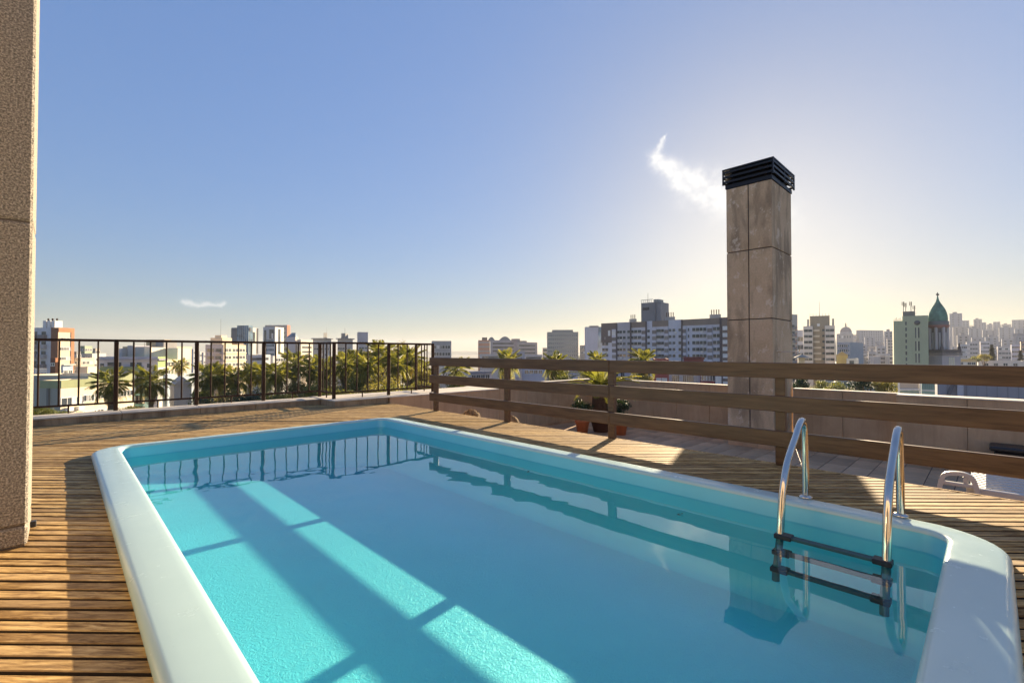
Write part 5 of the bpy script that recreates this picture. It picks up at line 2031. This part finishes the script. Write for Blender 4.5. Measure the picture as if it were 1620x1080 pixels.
# -- dark blue-grey roofs just beyond the right-hand parapet
B = Building('church_nave', 'blue-grey slate church roof rising beyond the right parapet', 1478, 1482, 1720, 604.5, 60, -8, (0.20, 0.22, 0.28), (0.26, 0.28, 0.34), depth=10)
for k in range(14):
    s = B.wr * k / 14
    B.slab('roof_seam', 'R', s, s + .08, B.zpx(645), B.top - .1, 0.003, 0.06, stucco((0.20, 0.22, 0.27)))
B.slab('pale_buttress', 'R', B.spx('R', 1513), B.spx('R', 1523), B.zpx(645), B.top, 0.062, 0.5, stucco((0.42, 0.44, 0.52)))
m = MB()
x0 = B.spx('R', 1492)
x1 = B.spx('R', 1511)
m.add([(x0, -.3, B.zpx(632)), (x0 + .4, -.3, B.zpx(632)), (x1, -.3, B.top), (x1 - .4, -.3, B.top), (x0, -.1, B.zpx(632)), (x0 + .4, -.1, B.zpx(632)), (x1, -.1, B.top), (x1 - .4, -.1, B.top)],
      [(0, 1, 2, 3), (4, 7, 6, 5), (0, 4, 5, 1), (1, 5, 6, 2), (2, 6, 7, 3), (3, 7, 4, 0)])
m.build('sloping_coping', stucco((0.12, 0.13, 0.16)), B.root)
B = Building('shed', 'teal sheet metal roofed shed at the church foot', 1455, 1457, 1481, 604, 75, 0, (0.2, 0.3, 0.28), (0.24, 0.36, 0.33))
for k in range(8):
    s = B.wr * k / 8
    B.slab('roof_rib', 'R', s, s + .12, B.zpx(614), B.top + .02, 0.003, 0.10, stucco((0.18, 0.28, 0.26)))
B.slab('white_rail', 'R', 0, B.wr, B.zpx(618), B.zpx(616), 0.11, 0.2, stucco((0.6, 0.6, 0.56)))
# a white steel frame standing on the roof edge beyond the parapet
fr = at(1438, 30)
sf = empty('billboard_frame', (fr.x, fr.y, GROUND), 0.05, label='white steel frame of a signboard seen from behind, beyond the parapet', cat='sign frame')
kz = 30 / 735.0
zf = lambda py: zat(py, 30) - GROUND
for x in (-17.5, 17.5):
    m = MB()
    m.tube([(x * kz, 0, 0), (x * kz, 0, zf(602))], 0.05, 8)
    m.build('post', M['frame_white'], sf)
for y_ in (603.5, 616):
    m = MB()
    m.tube([(-17.5 * kz, 0, zf(y_)), (17.5 * kz, 0, zf(y_))], 0.05, 8)
    m.build('crossbar', M['frame_white'], sf)
m = MB()
m.box(-17 * kz, 17 * kz, 0.06, 0.1, zf(616), zf(604))
m.build('panel', stucco((0.42, 0.38, 0.34)), sf)

# -- the hazy hillside city
rr = random.Random(21)
HILL_LABELS = (
    'wide hazy block on the skyline between far dome and green tower', 'narrow hazy block touching the green tower, on the skyline', 'hazy rose block below the wide skyline block left of the green tower',
    'hazy block right behind the steel blue office', 'pale hazy block low beside the green tower, left one', 'lowest hazy block beside the steel blue office, near the rail',
    'hazy strip of block against the left flank of the green tower', 'tallest hazy slab directly right of the church dome', 'hazy slab second right of the church dome, a step lower',
    'hazy skyline block third right of the church dome', 'small hazy skyline block in the dip right of the church', 'hazy skyline block left of the long ridge blocks',
    'hazy skyline block over the dark conifer, slightly raised', 'hazy skyline block right of the raised one over the conifer', 'broad high hazy skyline block near the right edge', 'last hazy skyline block at the right edge',
    'middle row hazy block just right of the church drum', 'middle row hazy block second from the church drum', 'middle row hazy block behind the dark conifer', 'middle row hazy block between the two conifers',
    'middle row hazy block at the right edge', 'lower row pale hazy block nearest the church', 'lower row pale hazy block second from the church', 'lower row hazy block just behind the conifer top',
    'lower row hazy block right of the conifer top', 'lower row hazy block at the right edge')
ridge = [(1345, 521), (1375, 519), (1400, 521), (1420, 522)]
blocks = []
for i, (xl, xr, y, D) in enumerate((
    (1355, 1398, 522, 900), (1397, 1414, 524, 620), (1366, 1385, 533, 700), (1352, 1372, 545, 560), (1384, 1402, 548, 480), (1372, 1386, 556, 420),
    (1402, 1415, 535, 500), (1500, 1523, 496, 900), (1521, 1534, 507, 950), (1539, 1554, 505, 1100), (1552, 1561, 510, 1150), (1560, 1575, 513, 1200),
    (1570, 1583, 509, 1150), (1583, 1600, 513, 1250), (1598, 1625, 506, 1050), (1620, 1650, 511, 1150), (1505, 1530, 517, 760), (1530, 1552, 519, 800), (1552, 1578, 522, 820),
    (1578, 1604, 518, 850), (1602, 1635, 520, 760), (1512, 1534, 530, 560), (1535, 1556, 534, 600), (1556, 1580, 533, 640), (1582, 1606, 536, 560), (1604, 1640, 531, 520),
)):
    c = rr.choice([(0.36, 0.34, 0.34), (0.32, 0.33, 0.36), (0.40, 0.37, 0.35), (0.30, 0.31, 0.35)])
    B = Building('hillside_block', HILL_LABELS[i], xl, xl + (xr - xl) * 0.12, xr, y, D, 8 + rr.uniform(-6, 20), scale_c(c, .9), c, group='hazy apartment blocks on the far hillside')
    B.windows('R', B.cols('R', max(2, int(B.wr / 6)), .06, .94), 9, 2.0, 1.5, B.top - 3, 3.3, single=False, seed=i)
    if i % 2:
        B.rooftop('roof_room', B.wr * .25, B.wr * .6, 2, 8, 2.8, stucco(scale_c(c, .8)))
# the countless small roofs between them
m = MB()
for i in range(420):
    px = rr.uniform(1340, 1660)
    py = rr.uniform(519 if px > 1480 else 528, 566)
    D = 380 + (566 - py) / 47 * 900 + rr.uniform(-60, 60)
    c_ = at(px, D, 0)
    w_ = rr.uniform(5, 16) * D / 1100 + 3
    z1 = zat(py, D)
    m.box(c_.x - w_ / 2, c_.x + w_ / 2, c_.y, c_.y + w_ * .7, max(GROUND, z1 - 26), z1, rr.randrange(4))
    for k in range(3):
        if w_ > 7:
            m.box(c_.x - w_ * .4, c_.x + w_ * .4, c_.y - .25, c_.y - .02, z1 - 2.6 - k * 3.3, z1 - 1.2 - k * 3.3, 4)
hh_ = m.build('hillside_houses', [stucco((0.42, 0.40, 0.40)), stucco((0.36, 0.36, 0.39)), stucco((0.48, 0.44, 0.40)), stucco((0.40, 0.34, 0.31)), M['glass']])
hh_['kind'] = 'stuff'
# nearer pale houses on the slope, right
for i, (xl, xc, xr, y, D, c, lab) in enumerate((
    (1514, 1516, 1530, 545, 300, (0.52, 0.52, 0.54), 'pale house with small dark windows close right of the church tower'),
    (1526, 1529, 1548, 541, 330, (0.50, 0.49, 0.48), 'square pale block with three window columns right of the church'),
    (1549, 1551, 1566, 540, 360, (0.56, 0.54, 0.56), 'white stepped house left of the dark conifer'),
    (1576, 1578, 1602, 548, 330, (0.52, 0.48, 0.46), 'pink-white house right of the dark conifer'),
    (1598, 1600, 1618, 545, 310, (0.46, 0.50, 0.60), 'bluish house at the right edge of the view'),
    (1613, 1615, 1640, 540, 290, (0.52, 0.34, 0.24), 'orange-tinted house at the extreme right edge'),
    (1513, 1515, 1545, 568, 200, (0.60, 0.44, 0.22), 'low ochre house just above the rail right of the church'),
    (1545, 1547, 1620, 570, 220, (0.66, 0.62, 0.56), 'long white low wall building just above the rail at right'),
)):
    B = Building('house', lab, xl, xc, xr, y, D, 12, scale_c(c, .85), c)
    B.windows('R', B.cols('R', 4, .08, .92), 4, 1.5, 1.3, B.top - 1.8, 3.0, seed=i + 30)
B = Building('house', 'dim tan house low between the chimney and the green tower', 1295, 1300, 1345, 597, 110, 20, (0.36, 0.33, 0.3), (0.4, 0.37, 0.33))
B.windows('R', B.cols('R', 4), 1, 1.2, 1.2, B.top - 1.6, 3)

# ------------------------------------------------------------------ trees
palm_meshes = {}


def palm_set(key, L, mat):
    if key not in palm_meshes:
        palm_meshes[key] = [frond_mesh(L, a_, 24, 0.27, d_, 60 + i, mat, 0.022, 0.35) for i, (a_, d_) in enumerate(((0.35, 0.5), (0.62, 0.8), (0.95, 1.0)))]
    return palm_meshes[key]


palm_n = 0


def palm(px, D, py, label, L=2.6, n=30, dry=8, seed=None):
    """py = picture row of the crown's centre"""
    global palm_n
    palm_n += 1
    r = random.Random(seed if seed is not None else palm_n * 13)
    zc_ = zat(py, D)
    p = at(px, D, GROUND)
    root = empty('palm_tree', p, r.uniform(0, 6), label=label, cat='palm tree', group='palm trees beyond the terrace')
    hh = zc_ - GROUND
    m = MB()
    bx_, by_ = r.uniform(-.5, .5), r.uniform(-.5, .5)
    m.tube([(bx_, by_, 0), (bx_ * .4, by_ * .4, hh * .5), (0, 0, hh)], [0.30, 0.22, 0.20], 8)
    m.build('trunk', M['bark'], root)
    S = palm_set(('g', L), L, 'palm_leaf')
    Dm = palm_set(('d', L), L * .85, 'palm_dry')
    for i in range(n):
        t = i / n
        o = put('frond', S[min(2, int(t * 3.0))], root, (0, 0, hh - t * .35))
        k = r.uniform(.85, 1.12)
        o.scale = (k, k, k)
        o.rotation_euler = (r.uniform(-.25, .25), -0.85 + 1.35 * t + r.uniform(-.15, .15), i * 2.39996 + r.uniform(-.2, .2))
    for i in range(dry):
        o = put('dry_frond', Dm[2], root, (0, 0, hh - .4))
        o.rotation_euler = (r.uniform(-.2, .2), 0.95 + r.uniform(-.15, .25), i * 2.39996 + 1)


for px, D, py, L, lab in (
    (176, 42, 607, 2.4, 'palm with wide crown before the cream house, left of the second railing post'),
    (240, 45, 604, 2.3, 'palm with drooping crown before the lilac balcony block'),
    (284, 80, 578, 2.3, 'slender small palm in front of the sandy beige block'),
    (330, 48, 600, 2.4, 'palm immediately right of the railing post by the gabled hall'),
    (350, 50, 596, 2.3, 'upright palm below the sunlit cream block, left one'),
    (374, 50, 598, 2.4, 'palm under the right half of the sunlit cream block'),
    (397, 54, 592, 2.4, 'palm beneath the glass office tower'),
    (420, 52, 594, 2.4, 'palm touching the railing post under the white framed tower'),
    (440, 46, 588, 2.5, 'palm below the pale block with the blue glass roof'),
    (466, 50, 578, 2.5, 'taller palm below the faded peach block'),
    (490, 46, 582, 2.5, 'palm just left of the railing jog'),
    (514, 52, 588, 2.4, 'palm seen through the close bars of the railing jog'),
    (545, 46, 578, 2.6, 'palm in the green mass right of the railing jog, below the ribbed tower'),
    (563, 52, 570, 2.6, 'palm in the green mass under the plain box tower'),
    (583, 44, 584, 2.6, 'low palm in the green mass below the box tower'),
    (603, 56, 560, 2.7, 'palm at the middle of the green mass, tall crown'),
    (627, 48, 574, 2.6, 'palm in the green mass by the middle railing post'),
    (648, 52, 570, 2.5, 'palm in the green mass towards the railing end'),
    (668, 56, 584, 2.4, 'last palm of the green mass, beside the railing end'),
    (722, 60, 584, 2.6, 'bushy palm between the first two wooden posts'),
    (803, 50, 572, 2.6, 'palm crown above the second wooden post'),
    (878, 54, 578, 2.6, 'palm crown left of the cycad, under the grey-green slab'),
    (944, 58, 571, 2.6, 'palm crown above the cycad in front of the white block'),
    (1018, 58, 572, 2.8, 'broad palm crown before the middle of the white block'),
):
    palm(px, D, py + (palm_n * 37 % 11 - 5) * (0.8 if 300 < px < 690 else 0), lab, (1.75, 2.0, 1.6, 2.15)[palm_n % 4], 36 if D < 60 else 30, 8 if palm_n % 3 else 16)

tree_cache = {}


def tree(px, D, ytop, w, label, mat='leaf', squash=1.0, leaf=None, n=3800, variant=0, group=None, cat='tree', name='tree', base=None):
    top = zat(ytop, D)
    rad = w * D / 735.0 / 2
    b_ = GROUND if base is None else base
    p = at(px, D, b_)
    root = empty(name, p, variant * 1.3 + px, label=label, cat=cat, group=group)
    key = (mat, variant, n)
    if key not in tree_cache:
        tree_cache[key] = leaf_cloud(n, 1.0, 0.085, 100 + variant, (1, 1, 1), 16).mesh('crown', M[mat])
    cz = top - b_ - rad * squash
    m = MB()
    m.tube([(0, 0, 0), (0.1, 0.05, cz * .6), (0, 0, cz)], [max(.12, rad * .09), max(.1, rad * .07), .05], 8)
    for k in range(5):
        a = k * 1.257 + variant
        m.tube([(0.05, 0, cz * .62 + k * .04 * cz), (rad * .4 * cos(a), rad * .4 * sin(a), cz + rad * squash * .1), (rad * .62 * cos(a), rad * .62 * sin(a), cz + rad * squash * .35)], [rad * .045, rad * .03, rad * .012], 5)
    m.build('trunk', M['bark'], root)
    o = put('crown', tree_cache[key], root, (0, 0, cz))
    o.scale = (rad, rad, rad * squash)
    return root


for i, (px, D, y, w, mat, sq, lab) in enumerate((
    (62, 26, 640, 46, 'leaf', .7, 'rounded green treetop below the fence next to the pillar'),
    (95, 27, 644, 50, 'leaf', .6, 'low green treetop below the cream house'),
    (128, 25, 650, 44, 'leaf_dark', .6, 'dark green treetop touching the kerb left of the first full post'),
    (178, 30, 641, 46, 'leaf_dark', .6, 'dark treetop beneath the first big palm'),
    (208, 28, 640, 46, 'leaf_olive', .6, 'yellow-green treetop right of the first full railing post'),
    (232, 29, 644, 40, 'leaf', .6, 'small green treetop above the kerb beneath the second palm'),
    (258, 28, 646, 30, 'leaf_olive', .7, 'small bright treetop near the kerb by the gabled hall'),
    (340, 40, 622, 60, 'leaf_dark', .7, 'dark understory tree below the palms by the gabled hall'),
    (392, 42, 618, 66, 'leaf_dark', .7, 'dark understory tree below the palms under the glass tower'),
    (446, 42, 612, 66, 'leaf', .8, 'green understory tree below the blue glass roof palms'),
    (492, 40, 606, 64, 'leaf', .8, 'green understory tree left of the railing jog'),
    (540, 44, 588, 70, 'leaf_olive', 1.1, 'olive tree low in the green mass right of the jog'),
    (580, 58, 548, 56, 'leaf_olive', 1.5, 'tall feathery olive tree left in the green mass'),
    (604, 66, 531, 62, 'leaf_olive', 1.3, 'tallest feathery tree of the green mass, topping the railing'),
    (632, 60, 537, 56, 'leaf_olive', 1.5, 'tall yellowish tree of the green mass by the middle post'),
    (656, 58, 560, 50, 'leaf', 1.3, 'green tree of the mass towards the railing end'),
    (610, 44, 590, 76, 'leaf_olive', 1.0, 'lower olive tree in front of the tall trees in the green mass'),
    (655, 46, 596, 64, 'leaf', 1.0, 'lower green tree before the railing end'),
    (552, 50, 556, 44, 'leaf_olive', 1.6, 'feathery upright olive tree just right of the railing jog'),
    (596, 54, 556, 60, 'leaf_olive', 1.3, 'broad yellow-green tree filling the middle of the green mass'),
    (642, 54, 552, 60, 'leaf_olive', 1.3, 'broad olive tree between the middle post and the railing end'),
    (672, 52, 572, 46, 'leaf_olive', 1.3, 'last feathery tree of the green mass by the double end post'),
    (566, 44, 592, 70, 'leaf', 1.0, 'low green tree in front under the box tower'),
    (410, 46, 604, 60, 'leaf', .9, 'low green tree between palms under the glass tower'),
    (470, 46, 598, 60, 'leaf_olive', .9, 'low olive tree between palms left of the railing jog'),
    (318, 46, 610, 46, 'leaf', .8, 'low green tree right of the third railing post, under the palms'),
    (362, 44, 612, 56, 'leaf_olive', .8, 'low olive tree between two palms below the cream block'),
    (430, 40, 612, 56, 'leaf', .8, 'low leafy tree right under the white framed tower'),
    (508, 44, 602, 56, 'leaf_olive', .9, 'low olive tree showing through the railing jog'),
    (540, 38, 606, 70, 'leaf', .8, 'front green tree right of the railing jog, near the kerb'),
    (588, 38, 602, 80, 'leaf_olive', .8, 'front olive tree near the kerb in the middle of the green mass'),
    (634, 38, 600, 80, 'leaf', .8, 'front green tree near the kerb by the middle post'),
    (674, 40, 598, 60, 'leaf_olive', .8, 'front olive tree near the kerb at the railing end'),
    (724, 56, 584, 50, 'leaf', .9, 'round green tree between the first two wooden posts'),
    (800, 52, 584, 40, 'leaf_olive', .9, 'bushy tree under the palm crown at the second post'),
    (882, 52, 580, 56, 'leaf', .8, 'dense green tree left of the cycad'),
    (935, 56, 582, 40, 'leaf_olive', .8, 'yellowish tree behind the cycad crown'),
    (1018, 56, 584, 50, 'leaf_olive', .8, 'yellow-green tree under the broad palm crown'),
    (1268, 34, 594, 40, 'leaf_dark', .8, 'dark green tree close right of the chimney over the parapet'),
    (1330, 60, 597, 60, 'leaf', .7, 'soft green tree over the parapet in the middle distance'),
    (1365, 36, 592, 52, 'leaf_dark', .7, 'dark tree over the parapet left of the pale branched tree'),
    (1398, 34, 592, 46, 'leaf_olive', .9, 'pale sunlit branching tree over the parapet near the white frame'),
    (1300, 90, 600, 40, 'leaf', .7, 'small far green tree over the parapet by the dim tan house'),
    (1540, 200, 560, 22, 'leaf', .8, 'small light tree by the pale houses right of the church'),
    (1556, 210, 558, 20, 'leaf_olive', .8, 'small yellowish tree left of the dark conifer'),
)):
    tree(px, D, y, w, lab, mat, sq, variant=i % 4)


def conifer(px, D, ytop, w, label):
    top = zat(ytop, D)
    base = GROUND + 4
    p = at(px, D, base)
    root = empty('conifer_tree', p, 0, label=label, cat='tree')
    hh = top - base
    r = random.Random(int(px))
    R = w * D / 735.0 / 2
    m = MB()
    m.tube([(0, 0, 0), (0, 0, hh)], [R * .12, 0.05], 6)
    m.build('trunk', M['bark'], root)
    m = MB()
    for i in range(1900):
        t = r.random() ** 0.8
        z = hh * (0.35 + 0.65 * t)
        rr_ = R * (1 - t) ** 0.8 * (0.35 + 0.65 * r.random()) * (0.8 + .2 * sin(z * 2.2))
        a = r.uniform(0, 2 * pi)
        c = Vector((rr_ * cos(a), rr_ * sin(a), z - rr_ * .25))
        d_ = Vector((cos(a), sin(a), -0.15))
        s = R * 0.22
        t_ = Vector((-sin(a), cos(a), r.uniform(-.3, .3))) * s * .4
        m.add([c - d_ * s - t_ * .3, c - t_, c + d_ * s, c + t_], [(0, 1, 2, 3)])
    m.build('crown', M['leaf_dark'], root)


conifer(1569, 220, 545, 21, 'dark pointed conifer among the pale houses on the right slope')
conifer(1614, 230, 554, 18, 'smaller dark conifer near the right edge of the view')

# ------------------------------------------------------------------ haze
hz = MB()
hz.box(-2600, 2600, -60, 5200, GROUND - 4, 125)
hm = bpy.data.materials.new('haze')
hm.use_nodes = True
hn = hm.node_tree
hn.nodes.clear()
ho = hn.nodes.new('ShaderNodeOutputMaterial')
pv_ = hn.nodes.new('ShaderNodeVolumePrincipled')
pv_.inputs['Color'].default_value = (0.72, 0.76, 0.85, 1)
pv_.inputs['Density'].default_value = 0.00015
pv_.inputs['Anisotropy'].default_value = 0.15
hn.links.new(pv_.outputs[0], ho.inputs['Volume'])
hzo = hz.build('haze', hm)
hzo['kind'] = 'stuff'
